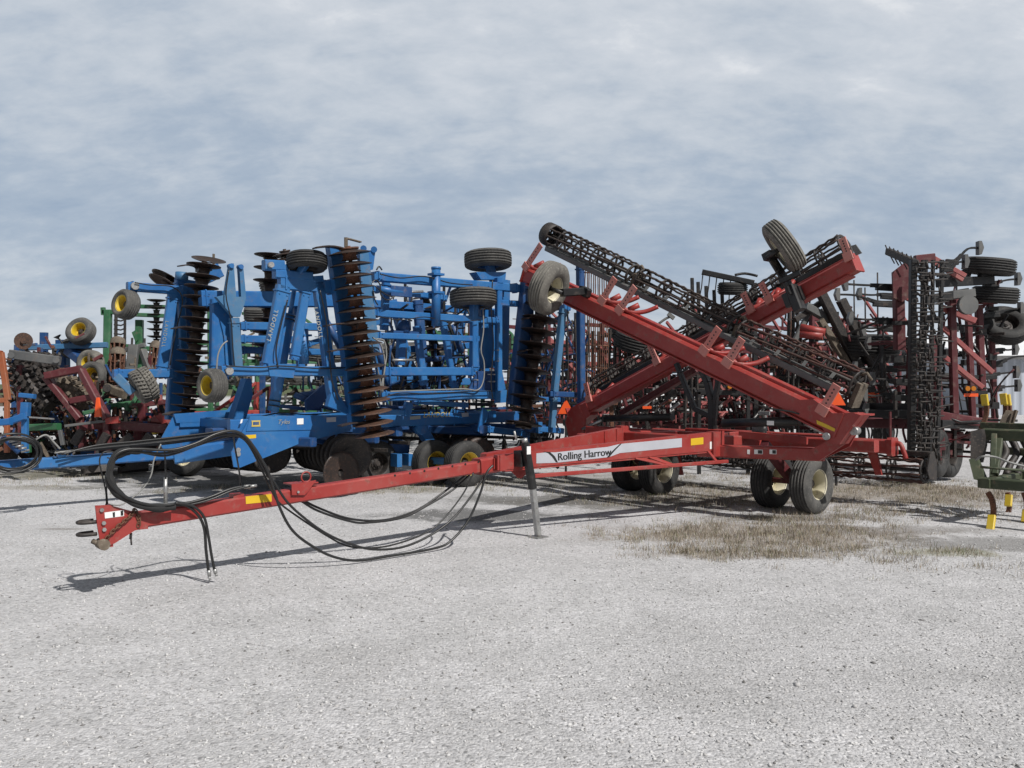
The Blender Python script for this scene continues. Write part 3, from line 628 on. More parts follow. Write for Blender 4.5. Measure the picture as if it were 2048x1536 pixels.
for x, y in (((1196, 772), (1338, 694)), ((1352, 686), (1500, 604)), ((1514, 596), (1690, 492))): basket(rh, U(*x, 9.28), U(*y, 9.28), .195, 9, 'bar', 'dark')
for (x, y) in ((1345, 690), (1507, 600)):
    m = MB(); p = U(x, y, 9.28); m.box(p-upB*.08, u*.1, upB*.17, dB*.03); m.build('bearing_hanger', M['dark'], wgB)
# gauge wheels on the wings
c = U(1098, 576, 6.95); gax = Vector((.79, -.5, -.36)).normalized(); gw = wheel(rh, c, gax, .415, .29, .20, 'dtyre', 'cream', 'gauge_wheel')
m = MB(); hub = c-dA*.10; m.cyl(c, c+gax*.26, .035, 10); e = U(1165, 583, 7.42); m.beam(c+gax*.24, e, .10, .12); m.beam(c+gax*.24+(e-c)*.1, c+gax*.26, .06, .08); m.beam(e, e+u*.1, .2, .14, upA); part(m, 'gauge_wheel_arm', 'black')
gbx = Vector((.80, -.20, .56)).normalized(); c = U(1568, 492, 8.30); wheel(rh, c, gbx, .39, .25, .20, 'dtyre', 'cream', 'gauge_wheel')
m = MB(); a = U(1541, 512, 8.3); b = U(1588, 588, 8.50)
for o_ in (-.06, .06): m.beam(a+u*o_, b+u*o_, .03, .11, u)
m.box(a, u*.10, dB*.07, upB*.05); m.cyl(c, c-gbx*.28, .035, 10); m.beam(U(1565, 560, 8.3)-dB*.05, U(1600, 545, 8.35), .05, .07); m.beam(b-upB*.25, b+upB*.12, .14, .16, u); m.box(U(1587, 594, 8.55), dB*.14, upB*.10, u*.04); part(m, 'gauge_wheel_arm', 'black')
# hydraulics and links
for a, b, c in (((1447, 847), (1600, 842), (1655, 868)), ((1345, 834), (1212, 837), (1165, 858))):
    pl = 7.62 if b[0] > 1400 else 8.62
    m = MB(); m.cyl(U(*a, pl), U(*b, pl), .06, 14); m.cyl(U(*b, pl), U(*b, pl)+(U(*b, pl)-U(*a, pl)).normalized()*.05, .066, 14); cy = part(m, 'hydraulic_cylinder', 'black')
    m = MB(); m.cyl(U(*b, pl), U(*c, pl), .028, 10); m.build('cylinder_rod', M['steel'], cy)
m = MB(); m.box(U(1541, 846, 7.545), v*.05, u*.004, ZU*.028); m.build('sticker', M['white'], rh)
for pts, r in ((((1353, 727), (1372, 775), (1390, 818), (1420, 832)), .035), (((1400, 732), (1415, 765), (1423, 800), (1424, 858)), .045), (((1440, 742), (1432, 790), (1428, 850)), .035)):
    m = MB()
    for i in range(len(pts)-1): m.beam(U(*pts[i], 8.1), U(*pts[i+1], 8.1), r*2, r*2, u)
    part(m, 'fold_link', 'black')
m = MB(); m.beam(U(1246, 826, 9.0), U(1396, 738, 9.0), .1, .16, u); part(m, 'wing_strut', 'dred')
m = MB(); m.tube(spline([U(1478, 788, 7.4), U(1500, 802, 7.4), U(1530, 815, 7.4), U(1575, 822, 7.45), U(1600, 828, 7.5)], 5), .012, 6); m.tube(spline([U(1345, 745, 8.1), U(1368, 742, 8.0), U(1385, 725, 7.9)], 5), .012, 6); part(m, 'hose', 'hose')
# centre section behind the wheels
m = MB(); m.beam(W(9.9, -2.3, .86), W(9.9, 1.95, .86), .16, .20); m.beam(W(9.9, 1.95, .86), W(9.9, 2.02, .86), .22, .26)
m.prism([U(1733, 896, 9.9), U(1752, 896, 9.9), U(1765, 950, 9.9), U(1752, 950, 9.9)], u*.05)
m.tube(spline([U(1770, 905, 9.95), U(1788, 890, 9.95), U(1800, 888, 9.95), U(1808, 905, 9.95), U(1812, 918, 9.95)], 4), .035, 8)
m.prism([U(1340, 896, 9.9), U(1356, 896, 9.9), U(1366, 950, 9.9), U(1354, 950, 9.9)], u*.05); part(m, 'rear_frame', 'red')
for b0, b1 in ((-2.3, -.75), (-.65, .8), (.9, 2.33)): basket(rh, W(10.15, b0, .53), W(10.15, b1, .53), .19, 9, 'rustred' if b1 > 2 else 'dark', 'dark', 'roller')
m = MB(); m.beam(W(10.15, -2.3, .77), W(10.15, 2.4, .77), .1, .07); p = W(10.15, 2.42, .55); m.prism([p+u*-.16+ZU*.0, p+u*-.06+ZU*.24, p+u*.05+ZU*.26, p+u*.2+ZU*.02, p+u*.14-ZU*.16, p-u*.08-ZU*.12], v*.02); part(m, 'roller_frame', 'dark')
# hydraulic hoses: the bundle that arches over the tongue, loops and trails on the ground
def hosep(pts, b, r=.011, mat='hose', name='hose', k=6, bb=None):
    n = len(pts); P = [V(x, y, b if bb is None else b+(bb-b)*i/(n-1)) for i, (x, y) in enumerate(pts)]
    P = [Vector((p.x, p.y, max(p.z, r*.9))) for p in P]
    m = MB(); m.tube(spline(P, k), r, 7); return part(m, name, mat)
arch = [(537, 946), (524, 921), (511, 899), (490, 873), (466, 862), (432, 868), (393, 886), (354, 898), (323, 900), (281, 898), (250, 900), (229, 912), (218, 935), (216, 956), (229, 977), (250, 993), (281, 1006), (318, 1011), (349, 1008)]
L1 = [(559, 1014), (585, 1061), (624, 1092), (666, 1113), (715, 1121), (780, 1112), (872, 1096), (905, 1079), (937, 1040), (960, 988), (973, 947), (986, 931)]
L2 = [(546, 962), (577, 1007), (624, 1048), (666, 1074), (713, 1092), (754, 1099), (806, 1094), (858, 1072), (905, 1038), (942, 993), (968, 954)]
L4 = [(545, 985), (559, 1006), (598, 1035), (650, 1069), (689, 1090), (728, 1096), (780, 1091), (845, 1069), (885, 1040), (926, 988), (947, 945)]
hosep(arch[::-1]+L1, .17, .013, bb=.30)
hosep([(x+3*math.sin(i), y+5+2*math.cos(i*1.3)) for i, (x, y) in enumerate(arch[::-1])]+L2, .14, .012, bb=.26)
hosep([(x-2, y+9+3*math.sin(i*2.)) for i, (x, y) in enumerate(arch[::-1][:-2])]+L4, .12, .009, bb=.22)
hosep([(601, 1001), (637, 1022), (702, 1043), (741, 1045), (806, 1035), (858, 1009), (905, 980), (942, 947)], -.10, .012)
hosep([(604, 999), (640, 1017), (702, 1038), (770, 1040), (830, 1022), (880, 990), (936, 946)], -.12, .012)
hosep([(352, 1004), (378, 1014), (399, 1034), (409, 1060), (412, 1099), (417, 1142)], .12, .013)
hosep([(350, 1006), (385, 1012), (408, 1034), (417, 1073), (423, 1110), (429, 1140)], .14, .012)
for b, (x, y), (x2, y2) in ((.12, (417, 1140), (420, 1160)), (.14, (429, 1138), (433, 1152))):
    m = MB(); a = V(x, y, b); c = V(x2, y2, b); c.z = max(c.z, .015); m.cyl(a, a+(c-a)*.6, .017, 8); m.cyl(a+(c-a)*.6, c, .012, 8); part(m, 'hose_coupling', 'steel')
hosep([(349, 1008), (380, 1005), (420, 994), (458, 979), (485, 973)], .09, .013); hosep([(349, 1011), (382, 1009), (424, 998), (462, 982), (500, 972)], .10, .010)
m = MB(); a = V(488, 974, .09); c = V(513, 971, .09); m.cyl(a, a+(c-a)*.5, .018, 8); m.cyl(a+(c-a)*.5, c, .013, 8); part(m, 'hose_coupling', 'steel')
sl_ = [V(x, y+4, .15) for x, y in ((281, 899), (252, 899), (229, 910), (221, 930), (219, 955), (231, 978), (252, 994), (283, 1008), (320, 1012), (350, 1010))]
m = MB(); P = spline(sl_, 10); m.tube(P, [0.032+.003*math.sin(i*.5)+.006*math.sin(i*.17)-.010*(i < 8 or i > len(P)-9) for i in range(len(P))], 10); part(m, 'hose_sleeve', 'sleeve')
m = MB(); m.tube([V(331, 1006, .0), V(331, 955, .0)], .018, 8); m.box(V(336, 1008, .0), u*.12, v*.06, ZU*.012); part(m, 'hose_holder', 'steel')
for pts in (((466, 862), (470, 895), (478, 940), (481, 970)), ((329, 900), (331, 930), (331, 958))):
    m = MB(); m.tube(spline([V(x, y, .06) for x, y in pts], 4), .008, 6); part(m, 'hose_support_rod', 'black')
hosep([(213, 1010), (211, 980), (203, 945), (199, 920), (207, 905), (222, 903), (232, 910), (228, 918), (214, 915)], .0, .006, 'black', 'wire')
hosep([(215, 1008), (213, 975), (217, 962)], .0, .006, 'black', 'wire')
hosep([(217, 1008), (240, 1010), (262, 998), (290, 972), (303, 948), (308, 920), (322, 888)], -.06, .006, 'ghose', 'wire')
# ------------------------------------------------------------------ blue folding disc harrow beside it
BB = -5.6                                   # its centre line
dh = thing('disc_harrow', W(5.5, BB, 0), 'large blue folded disc harrow with upright rusty disc gangs and a long blue drawbar', 'disc harrow', world=True)
def bp(mb, b, p, q, h, w=.10, h2=None, mat=None, name=None, par=None): mb.beam(V(*p, b), V(*q, b), w, h, v.cross(V(*q, b)-V(*p, b)).normalized(), h2=h2); return mb
def bpart(name, mat, b, segs, w=.10, par=None):
    m = MB()
    for s in segs:
        bp(m, b, s[0], s[1], s[2], s[3] if len(s) > 3 else w); p, q = V(*s[0], b), V(*s[1], b); L = (q-p).length; d = (q-p).normalized(); w_ = s[3] if len(s) > 3 else w
        if L > .7:       # bolted joint plates near the ends, with their bolt heads
            for e in (.07, L-.09):
                c = p+d*e; m.beam(c, c+d*.022, w_+.03, s[2]+.035, v.cross(d).normalized()); up = v.cross(d).normalized()
                for k in (-.3, .3): m.cyl(c+d*.06+up*s[2]*k, c+d*.06+up*s[2]*k+v*(w_*.5+.012), .012, 6)
    return m.build(name, M[mat], par or dh)
def plate(name, mat, b, pts, th=.02, par=None):
    m = MB(); m.prism([V(x, y, b) for x, y in pts], v*th); return m.build(name, M[mat], par or dh)
# drawbar and front of the main frame
m = MB(); m.beam(W(-1.6, BB+.02, .625), W(3.3, BB+.02, .70), .17, .15, ch=.02); db = m.build('drawbar', M['blue'], dh)
m = MB(); m.beam(W(2.55, BB+.02, .66), W(3.5, BB+.3, .78), .22, .24); m.build('drawbar_clevis', M['blue'], db)
for a in (.10, 1.0, 2.0, -.7): m = MB(); m.box(W(a, BB+.02, .745), u*.05, v*.035, ZU*.05); m.build('hose_bracket', M['blue'], db)
mfr = MB()
for b in (-4.62, -6.62):
    mfr.beam(W(3.0, b, 1.13), W(8.9, b, 1.13), .12, .20)
for a in (3.4, 4.7, 6.2, 7.4, 8.8): mfr.beam(W(a, -6.55, 1.12), W(a, -4.69, 1.12), .14, .16)
mf = mfr.build('main_frame', M['blue'], dh)
gus = plate('side_plate', 'blue', -4.52, [(467, 934), (462, 905), (500, 834), (507, 832), (666, 832), (700, 838), (700, 862), (606, 884), (480, 935)], .025, mf)
m = MB(); m.prism([V(500, 832, -4.505), V(712, 830, -4.505), V(712, 858, -4.505), V(492, 862, -4.505)], v*.02); m.build('side_rail', M['blue'], mf)
m = MB()
for y in (918, 926): p = V(476, y-18, -4.50); m.cyl(p, p+v*.02, .035, 12)
m.build('pin_head', M['steel'], mf)
plate('side_plate', 'blue', -6.62, [(318, 885), (348, 829), (440, 821), (470, 835), (462, 892), (330, 905)], .03, mf)
m = MB(); m.prism([V(347, 828, -6.58), V(455, 820, -6.58), V(470, 800, -6.58), V(470, 840, -6.58), V(352, 846, -6.58)], v*.05); m.build('side_rail', M['blue'], mf)
m = MB(); m.prism([V(452, 862, -5.9), V(487, 757, -5.9), V(497, 757, -5.9), V(500, 790, -5.9), V(478, 866, -5.9)], v*.22); m.build('wing_rest', M['blue'], mf)
def stk(pts, mat, name, b=-4.488, par=None): m = MB(); m.prism([V(x, y, b) for x, y in pts], v*.002); return m.build(name, M[mat], par or mf)
stk([(482, 839), (486, 838), (484, 846), (480, 847)], 'white', 'sticker')
e = stk([(503, 841), (521, 840.5), (520, 845), (521, 853), (503, 853.5), (504, 848)], 'gold', 'emblem'); stk([(506, 844), (518, 843.5), (518, 849.5), (506, 850)], 'navy', 'emblem_field', -4.486)
stk([(594, 837), (607, 836.5), (607, 848.5), (594, 849)], 'white', 'sticker'); stk([(653, 835), (672, 834), (672, 843.5), (653, 844.5)], 'silver', 'sticker'); stk([(491, 870), (512, 869), (512, 876), (493, 878)], 'ylab', 'reflector', -4.505)
text('Tyles', .095, V(567, 844, -4.486), u, ZU, M['tan'], mf, shear=.35)
text('LANDOLL', .125, V(874, 830, -4.53), u, ZU, M['gold'], mf, shear=.25, spacing=1.08)
stk([(820, 833), (841, 831), (841, 838), (820, 839.5)], 'tan', 'reflector', -4.556); stk([(923, 826), (937, 825), (937, 833), (924, 834)], 'silver', 'sticker', -4.556)
# near wing, folded upright
nb = -4.05
nw = bpart('wing_frame', 'blue', nb, [((745, 553), (1036, 577), .145, .12), ((760, 793), (996, 789), .155, .12), ((997, 556), (997, 800), .115, .10), ((767, 743), (948, 743), .14, .10), ((743, 626), (996, 642), .115, .09), ((748, 671), (956, 678), .10, .09), ((948, 592), (948, 742), .13, .12), ((1000, 606), (1042, 608), .11, .1), ((745, 578), (892, 596), .09, .08)])
m = MB(); a, b = V(872, 534, -3.95), V(872, 652, -3.95); m.cyl(a, b, .075, 18); m.cyl(a, a+(b-a)*.04, .082, 18)
nw2 = m.build('wing_pivot_post', M['blue'], dh)
m = MB()
for y in (549, 585): c = V(872, y, -3.95); m.box(c, u*.11, v*.09, ZU*.018)
m.build('collar', M['blue'], nw2)
plate('wing_plate', 'navy', -4.12, [(955, 742), (1000, 742), (1000, 790), (938, 778)], .03, nw)
m = MB()
for x, y in ((980, 749), (989, 749), (981, 763), (989, 763), (955, 760), (997, 700), (997, 722)): p = V(x, y, -3.995); m.cyl(p-v*.11, p+v*.012, .014, 6)
m.build('bolt', M['steel'], nw)
plate('wing_leg', 'blue', -4.3, [(945, 620), (985, 620), (990, 735), (940, 740)], .10)
bpart('wing_leg', 'blue', -4.55, [((1010, 560), (1006, 740), .2, .1)])
nw3 = bpart('wing_brace', 'blue', nb-.3, [((805, 640), (800, 730), .14, .12), ((833, 652), (848, 770), .12, .1), ((885, 640), (908, 775), .10, .1), ((772, 560), (768, 660), .12, .1)])
m = MB(); c = V(806, 668, nb-.25); m.box(c, u*.25, v*.10, ZU*.05); m.cyl(c, c+ZU*.22, .12, 12); m.build('bearing_block', M['navy'], nw3)
for b, p, q in ((nb+.1, (756, 578), (803, 585)), (nb+.1, (803, 585), (846, 583))):
    m = MB(); m.cyl(V(*p, b), V(*q, b), .055 if p[0] < 800 else .022, 12); m.build('hydraulic_cylinder', M['blue' if p[0] < 800 else 'steel'], dh)
m = MB(); m.box(V(800, 583, nb+.1), u*.2, v*.05, ZU*.08); m.build('cylinder_head', M['navy'], dh)
# front lift bar and towers
lb = bpart('lift_bar', 'blue', nb+.02, [((440, 742), (720, 743), .145, .13)])
m = MB(); p = V(457, 742, nb+.08); m.cyl(p-v*.05, p+v*.05, .055, 14); m.build('pin_head', M['steel'], lb)
tw = bpart('tower', 'blue', nb-.02, [((566, 572), (536, 738), .20, .12), ((634, 552), (667, 808), .165, .12), ((558, 565), (668, 575), .20, .12), ((548, 548), (622, 553), .125, .14), ((527, 530), (566, 532), .15, .13), ((562, 532), (574, 560), .14, .12), ((612, 575), (588, 720), .13, .1)])
plate('tower_foot', 'blue', nb+.04, [(660, 785), (672, 785), (700, 830), (652, 812)], .1, tw); plate('tower_gusset', 'blue', nb+.03, [(532, 728), (588, 728), (582, 756), (535, 752)], .15, tw)
m = MB(); a, b = V(580, 628, nb-.5), V(546, 822, nb-.5); m.cyl(a, b, .085, 18); m.cyl(a-(b-a)*.35, a, .035, 12); cy = m.build('hydraulic_cylinder', M['blue'], dh)
m = MB()
for k in (.02, .06, .90, .95): c = a+(b-a)*k; d = (b-a).normalized(); m.cyl(c-d*.008, c+d*.008, .095, 18)
m.build('hose_clamp', M['hose'], cy)
m = MB(); a, b = V(607, 658, nb-.4), V(608, 728, nb-.4); m.cyl(a, b, .075, 16); m.box(a+(b-a)*.18, u*.10, v*.08, ZU*.015); m.build('jack_tube', M['blue'], dh)
m = MB(); p = V(540, 530, nb+.05); m.cyl(p-v*.05, p+v*.06, .04, 14); m.build('pin_head', M['steel'], tw)
for t0, t1, off in (((556, 612), (536, 690), 0), ((627, 590), (647, 700), 0)):
    a, b = V(*t0, nb+.075), V(*t1, nb+.075); up = (b-a).normalized()
    ex = -up if t0[0] < 600 else up
    text('LANDOLL', .085, (a+b)/2-v*.008, ex, u.cross(ZU)*0+(v.cross(ex)), M['tan'], tw, shear=.1, spacing=1.35, bold=.002)
# towers' inner struts, left hand post with its clevis
ps = bpart('lift_post', 'lblue', -6.3, [((468, 636), (476, 745), .16, .10)])
plate('post_head', 'lblue', -6.28, [(430, 594), (448, 590), (458, 530), (465, 527), (470, 594), (480, 594), (476, 530), (484, 533), (490, 596), (488, 604), (478, 634), (464, 634)], .10, ps)
bpart('lift_post', 'blue', -6.5, [((443, 600), (441, 740), .36, .15)])
m = MB(); p = V(461, 532, -6.25); q = V(480, 534, -6.25); m.cyl(p-v*.06, p+v*.06, .04, 14); m.cyl(q-v*.06, q+v*.06, .04, 14); m.build('clevis_ear', M['blue'], ps)
fl = bpart('wing_beam', 'blue', -6.75, [((400, 598), (745, 600), .28, .16), ((480, 652), (700, 655), .14, .1), ((478, 678), (605, 680), .13, .1), ((700, 604), (1000, 625), .15, .1), ((747, 655), (760, 760), .12, .1), ((975, 610), (970, 770), .15, .12)])
bpart('far_brace', 'blue', -6.95, [((592, 606), (602, 742), .14, .12), ((702, 608), (690, 745), .16, .12), ((785, 600), (830, 775), .15, .12), ((925, 636), (892, 785), .15, .12), ((755, 612), (940, 640), .13, .10), ((478, 700), (705, 706), .12, .10), ((962, 566), (1006, 790), .15, .12), ((610, 690), (770, 640), .10, .08), ((800, 700), (960, 690), .14, .12), ((735, 760), (985, 764), .16, .12)])
for a_, b_, r_ in (((650, 640), (705, 735), .07), ((905, 650), (935, 740), .065), ((755, 690), (775, 770), .07), ((845, 720), (935, 712), .055)):
    m = MB(); p_, q_ = V(*a_, -6.3), V(*b_, -6.3); m.cyl(p_, p_+(q_-p_)*.6, r_, 14); m.cyl(p_+(q_-p_)*.6, q_, r_*.5, 10); m.build('hydraulic_cylinder', M['navy'], dh)
# far wing
fw = bpart('wing_frame', 'blue', -7.35, [((254, 573), (372, 582), .15, .13), ((226, 748), (352, 747), .15, .13), ((346, 588), (323, 742), .17, .10), ((362, 594), (366, 700), .12, .1), ((353, 580), (366, 600), .16, .10)])
m = MB(); p = V(269, 572, -7.28); m.cyl(p-v*.05, p+v*.05, .065, 12); m.build('pin_head', M['steel'], fw)
text('LANDOLL', .085, V(330, 668, -7.295), V(323, 742, -7.3)-V(346, 588, -7.3), v.cross(V(323, 742, -7.3)-V(346, 588, -7.3)), M['tan'], fw, spacing=1.3)
bpart('gang_beam', 'blue', -7.5, [((372, 560), (352, 840), .36, .16), ((398, 560), (440, 540), .25, .1)])
m = MB(); m.cyl(V(364, 545, -7.4), V(363, 560, -7.4), .11, 14); m.build('pivot_cap', M['lblue'], fw)
# gangs on the wings
g = gang(dh, V(407, 536, -6.95), V(374, 838, -6.95), 15, .285, 'disc', 'disc', .04, -1, spool=.12)
m = MB(); m.cyl(V(410, 523, -6.95), V(405, 536, -6.95), .05, 8); m.build('gang_bolt', M['disc'], g); place('disc_blade', blade_mesh(.285, 'disc', .04), g, V(417, 524, -6.95), (.22, -.25, 1))
def hanger(par, p, off, mat='disc'):
    p = Vector(p); off = Vector(off); m = MB(); s_ = [p+off*(k/6)+ZU*(.0)+Vector(v)*(.0)+ZU*(.045*math.sin(math.pi*k/6)) for k in range(7)]
    for i in range(6): m.beam(s_[i], s_[i+1], .16, .02, ZU)
    m.box(p, u*.09, v*.08, ZU*.05); return m.build('gang_hanger', M[mat], par)
for y, k in ((538, .02), (660, .42), (828, .96)): p = V(405-31*k, y, -6.95); hanger(g, p, -u*.42+v*.12)
ng = gang(dh, V(698, 500, -3.62), V(748, 862, -3.62), 17, .31, 'disc', 'disc', .05, 1, spool=.115)
bl = [c for c in ng.children]
for i, c in enumerate(bl):
    if i >= 12: c.data = blade_mesh(.31, 'discrust', .05)
ng.data.materials[0] = M['rust']
for y, k in ((503, .02), (655, .42), (705, .57), (850, .97)): hanger(ng, V(698+50*k, y, -3.62), -u*.55-v*.05, 'disc')
m = MB(); p = V(692, 494, -3.62); m.beam(p, p+ZU*.14, .05, .05); m.beam(p+ZU*.13, p+ZU*.10+u*.25, .06, .02); m.build('scraper_arm', M['mud'], ng)
gb = MB()
gb.prism([V(655, 495, -3.95), V(684, 500, -3.95), V(712, 700, -3.95), V(726, 850, -3.95), V(700, 850, -3.95), V(684, 700, -3.95)], v*.14)
gb2 = gb.build('gang_beam', M['blue'], dh)
plate('gang_plate', 'lblue', -3.9, [(718, 505), (735, 500), (748, 620), (758, 705), (735, 690), (722, 600)], .05, gb2)
m = MB(); m.prism([V(716, 500, -4.0), V(747, 502, -4.0), V(742, 540, -4.0), V(722, 545, -4.0)], v*.12); m.cyl(V(748, 499, -4.08), V(748, 499, -3.9), .05, 12); m.cyl(V(727, 497, -4.08), V(727, 497, -3.9), .05, 12); m.build('wing_hinge', M['blue'], gb2)
rg = gang(dh, V(1090, 566, -3.75), V(1047, 852, -3.75), 12, .335, 'disc', 'disc', .04, -1, spool=.12)
for y, k in ((640, .3), (705, .5), (846, .98)): hanger(rg, V(1090-43*k, y, -3.75), -u*.35)
bpart('gang_beam', 'navy', -3.95, [((1058, 556), (1030, 810), .30, .16)])
fg = gang(dh, V(848, 590, -6.9), V(884, 775, -6.9), 10, .29, 'disc', 'disc', .04, 1, spool=.11)
bpart('gang_beam', 'navy', -6.7, [((835, 600), (850, 780), .2, .12), ((882, 600), (908, 775), .14, .1)])
gang(dh, V(541, 515, -7.0), V(533, 720, -7.0), 9, .29, 'disc', 'disc', .04, -1, spool=.11)
gang(dh, V(340, 557, -8.1), V(334, 566, -8.1), 2, .33, 'disc', 'disc', .03, 1)
gang(dh, V(570, 505, -6.2), V(572, 515, -6.2), 2, .22, 'disc', 'disc', .03, 1)
# wheels
def armto(c, q, b, mat='blue', w_=.10, h_=.13): m = MB(); m.beam(c, q, w_, h_); return m.build('wheel_arm', M[mat], dh)
c = V(425, 771, nb+.12); ax = Vector((-.6, -.8, 0)); wheel(dh, c, ax, .235, .23, .135, 'gtyre', 'yellow', 'gauge_wheel'); armto(c-ax*.1, V(452, 752, nb-.1), 0, 'blue', .08, .10)
c = V(252, 609, -7.3); wheel(dh, c, Vector((-.5, -.85, .16)).normalized(), .25, .25, .14, 'gtyre', 'yellow', 'gauge_wheel'); armto(c+u*.12, V(268, 576, -7.4), 0, 'navy', .10, .10)
c = V(288, 770, -7.2); wheel(dh, c, Vector((-.74, -.52, -.42)).normalized(), .275, .32, .15, 'dtyre', 'grey', 'gauge_wheel', 'lug'); armto(V(232, 752, -7.3), V(266, 786, -7.2), 0, 'lblue', .12, .14); armto(V(262, 783, -7.2), c, 0, 'grey', .06, .06)
c = V(614, 524, nb+.1); wheel(dh, c, (ZU+v*-.12+u*.05).normalized(), .30, .25, .17, 'tyre', 'dark', 'gauge_wheel'); armto(c, V(600, 545, nb), 0, 'blue', .1, .1)
c = V(976, 520, -4.3); wheel(dh, c, (ZU-v*.06).normalized(), .43, .31, .2, 'gtyre', 'blue', 'gauge_wheel'); armto(c, V(985, 553, -4.3), 0, 'blue', .14, .14)
c = V(946, 596, -4.1); wheel(dh, c, (ZU-v*.05).normalized(), .41, .31, .2, 'gtyre', 'blue', 'gauge_wheel'); armto(c, V(955, 640, -4.2), 0, 'navy', .14, .14)
plate('gauge_bracket', 'blue', -4.2, [(945, 545), (1005, 545), (1000, 600), (985, 560), (955, 560)], .2, nw)
for b, a, rm in ((-3.98, 6.9, 'yellow'), (-4.50, 6.6, 'yellow'), (-5.0, 5.75, 'dark'), (-7.2, 6.9, 'yellow'), (-6.7, 6.8, 'yellow')):
    wheel(dh, W(a, b, .39), v, .395, .30, .20, 'tyre', rm, 'transport_wheel')
m = MB(); m.beam(V(845, 862, -4.75), V(872, 905, -4.75), .14, .2, h2=.16); m.beam(W(6.4, -5.1, .42), W(6.75, -4.2, .42), .10, .12); p = V(842, 857, -4.62); m.cyl(p-v*.1, p+v*.03, .11, 16); m.build('axle_arm', M['blue'], dh)
m = MB(); m.box(W(6.0, -4.74, .45), u*.05, v*.10, ZU*.11); m.box(W(6.2, -4.7, .45), u*.04, v*.10, ZU*.10); m.build('axle_hub', M['blue'], dh)
# gangs on the ground (centre section)
cg0 = gang(dh, D(440, 900, 16.6), D(541, 905, 14.1), 11, .34, 'dark', 'dark', .04, 1, spool=.10)
cg = gang(dh, D(622, 900, 15.4), D(700, 912, 13.35), 10, .345, 'dark', 'dark', .04, 1, spool=.10)
place('disc_blade', blade_mesh(.315, 'disc', .03), cg, W(4.55, -4.1, .40), v)
m = MB(); m.cyl(W(4.55, -4.16, .37), W(4.55, -4.08, .37), .04, 12); m.build('gang_nut', M['dark'], cg)
cr = gang(dh, W(8.35, -6.9, .50), W(7.35, -4.15, .50), 12, .31, 'disc', 'dark', .04, -1)
cr2 = gang(dh, W(7.7, -4.3, .50), W(8.8, -3.6, .50), 5, .30, 'rust' if 0 else 'disc', 'dark', .05, -1)
for i, c in enumerate(cr.children):
    if i % 3 == 1: c.data = blade_mesh(.31, 'discrust', .04)
for i, c in enumerate(cr2.children):
    if i % 2 == 0: c.data = blade_mesh(.30, 'discrust', .05)
for a, b in ((W(3.3, -7.0, .86), W(4.2, -4.3, .86)), (W(8.4, -6.9, .95), W(7.4, -4.1, .95))): m = MB(); m.beam(a, b, .14, .14); m.build('gang_beam', M['navy'], dh)
# gang beams, standards and scrapers hanging under the frame
for a0, b0, a1, b1, z in ((3.6, -6.4, 4.9, -4.75, .92), (4.0, -6.9, 5.4, -4.4, .86), (5.3, -6.8, 5.9, -4.5, .95), (6.9, -6.8, 7.6, -4.3, .90), (7.9, -6.6, 8.7, -3.9, .92)):
    m = MB(); m.beam(W(a0, b0, z), W(a1, b1, z), .16, .15); m.build('gang_beam', M['navy'], dh)
    m = MB(); m.beam(W(a0+.2, b0, z-.2), W(a1+.2, b1, z-.2), .05, .06); m.build('scraper_bar', M['dark'], dh)
m = MB(); m.beam(W(3.1, -5.6, .98), W(8.6, -5.6, .98), .3, .16); m.beam(W(4.2, -5.0, .95), W(6.4, -5.0, .6), .14, .2); m.beam(W(4.2, -6.2, .95), W(6.4, -6.2, .6), .14, .2); m.build('rockshaft', M['navy'], dh)
# rear frame, braces and levelling bars
bpart('rear_brace', 'blue', -4.3, [((818, 805), (812, 830), .14, .1), ((826, 803), (935, 811), .08, .06), ((968, 858), (1056, 868), .12, .12), ((1050, 853), (1052, 885), .12, .1), ((735, 823), (815, 825), .09, .10)])
plate('hitch_plate', 'blue', -4.15, [(965, 815), (975, 822), (972, 838), (957, 864), (955, 862), (960, 835)], .03)
m = MB()
for x in (981, 988): m.box(V(x, 828, -4.15), u*.03, v*.02, ZU*.06)
m.build('clamp', M['blue'], dh)
rb = bpart('rear_bar', 'blue', -3.9, [((1080, 612), (1138, 616), .11, .10), ((1068, 798), (1126, 800), .09, .1), ((1076, 858), (1124, 862), .11, .12), ((1078, 844), (1078, 866), .10, .1)])
bpart('rear_post', 'lblue', -3.8, [((1126, 618), (1107, 800), .125, .12), ((1108, 800), (1104, 855), .12, .1)])
bpart('rear_post', 'navy', -3.4, [((1160, 530), (1163, 812), .13, .12)])
bpart('rear_bar', 'navy', -3.55, [((1098, 788), (1165, 790), .10, .08)])
m = MB()
for i in range(9):
    p = W(9.0+.12*i, -4.2+.1*(i % 3), 1.2); m.tube(spline([p+ZU*1.8, p+ZU*.9+v*.03, p+ZU*.2-v*.04], 4), .012, 5)
m.build('tine_row', M['dark'], dh)
plate('wing_stop', 'blue', -3.95, [(992, 782), (1012, 780), (1010, 805), (990, 806)], .05)
m = MB()
for x0, y0, x1, y1, r in ((640, 795, 720, 812, .05), (590, 790, 620, 800, .05), (600, 792, 655, 780, .06), (640, 812, 700, 822, .03), (560, 812, 640, 818, .03), (738, 818, 790, 812, .02), (850, 798, 935, 808, .025), (760, 812, 840, 815, .03), (880, 812, 930, 806, .02)):
    m.tube([V(x0, y0, -5.2), V((x0+x1)/2, (y0+y1)/2+2, -5.1), V(x1, y1, -5.2)], r, 7)
m.build('lift_linkage', M['navy'], dh)
plate('linkage_plate', 'navy', -5.0, [(610, 800), (645, 770), (665, 775), (640, 815), (612, 822)], .06)
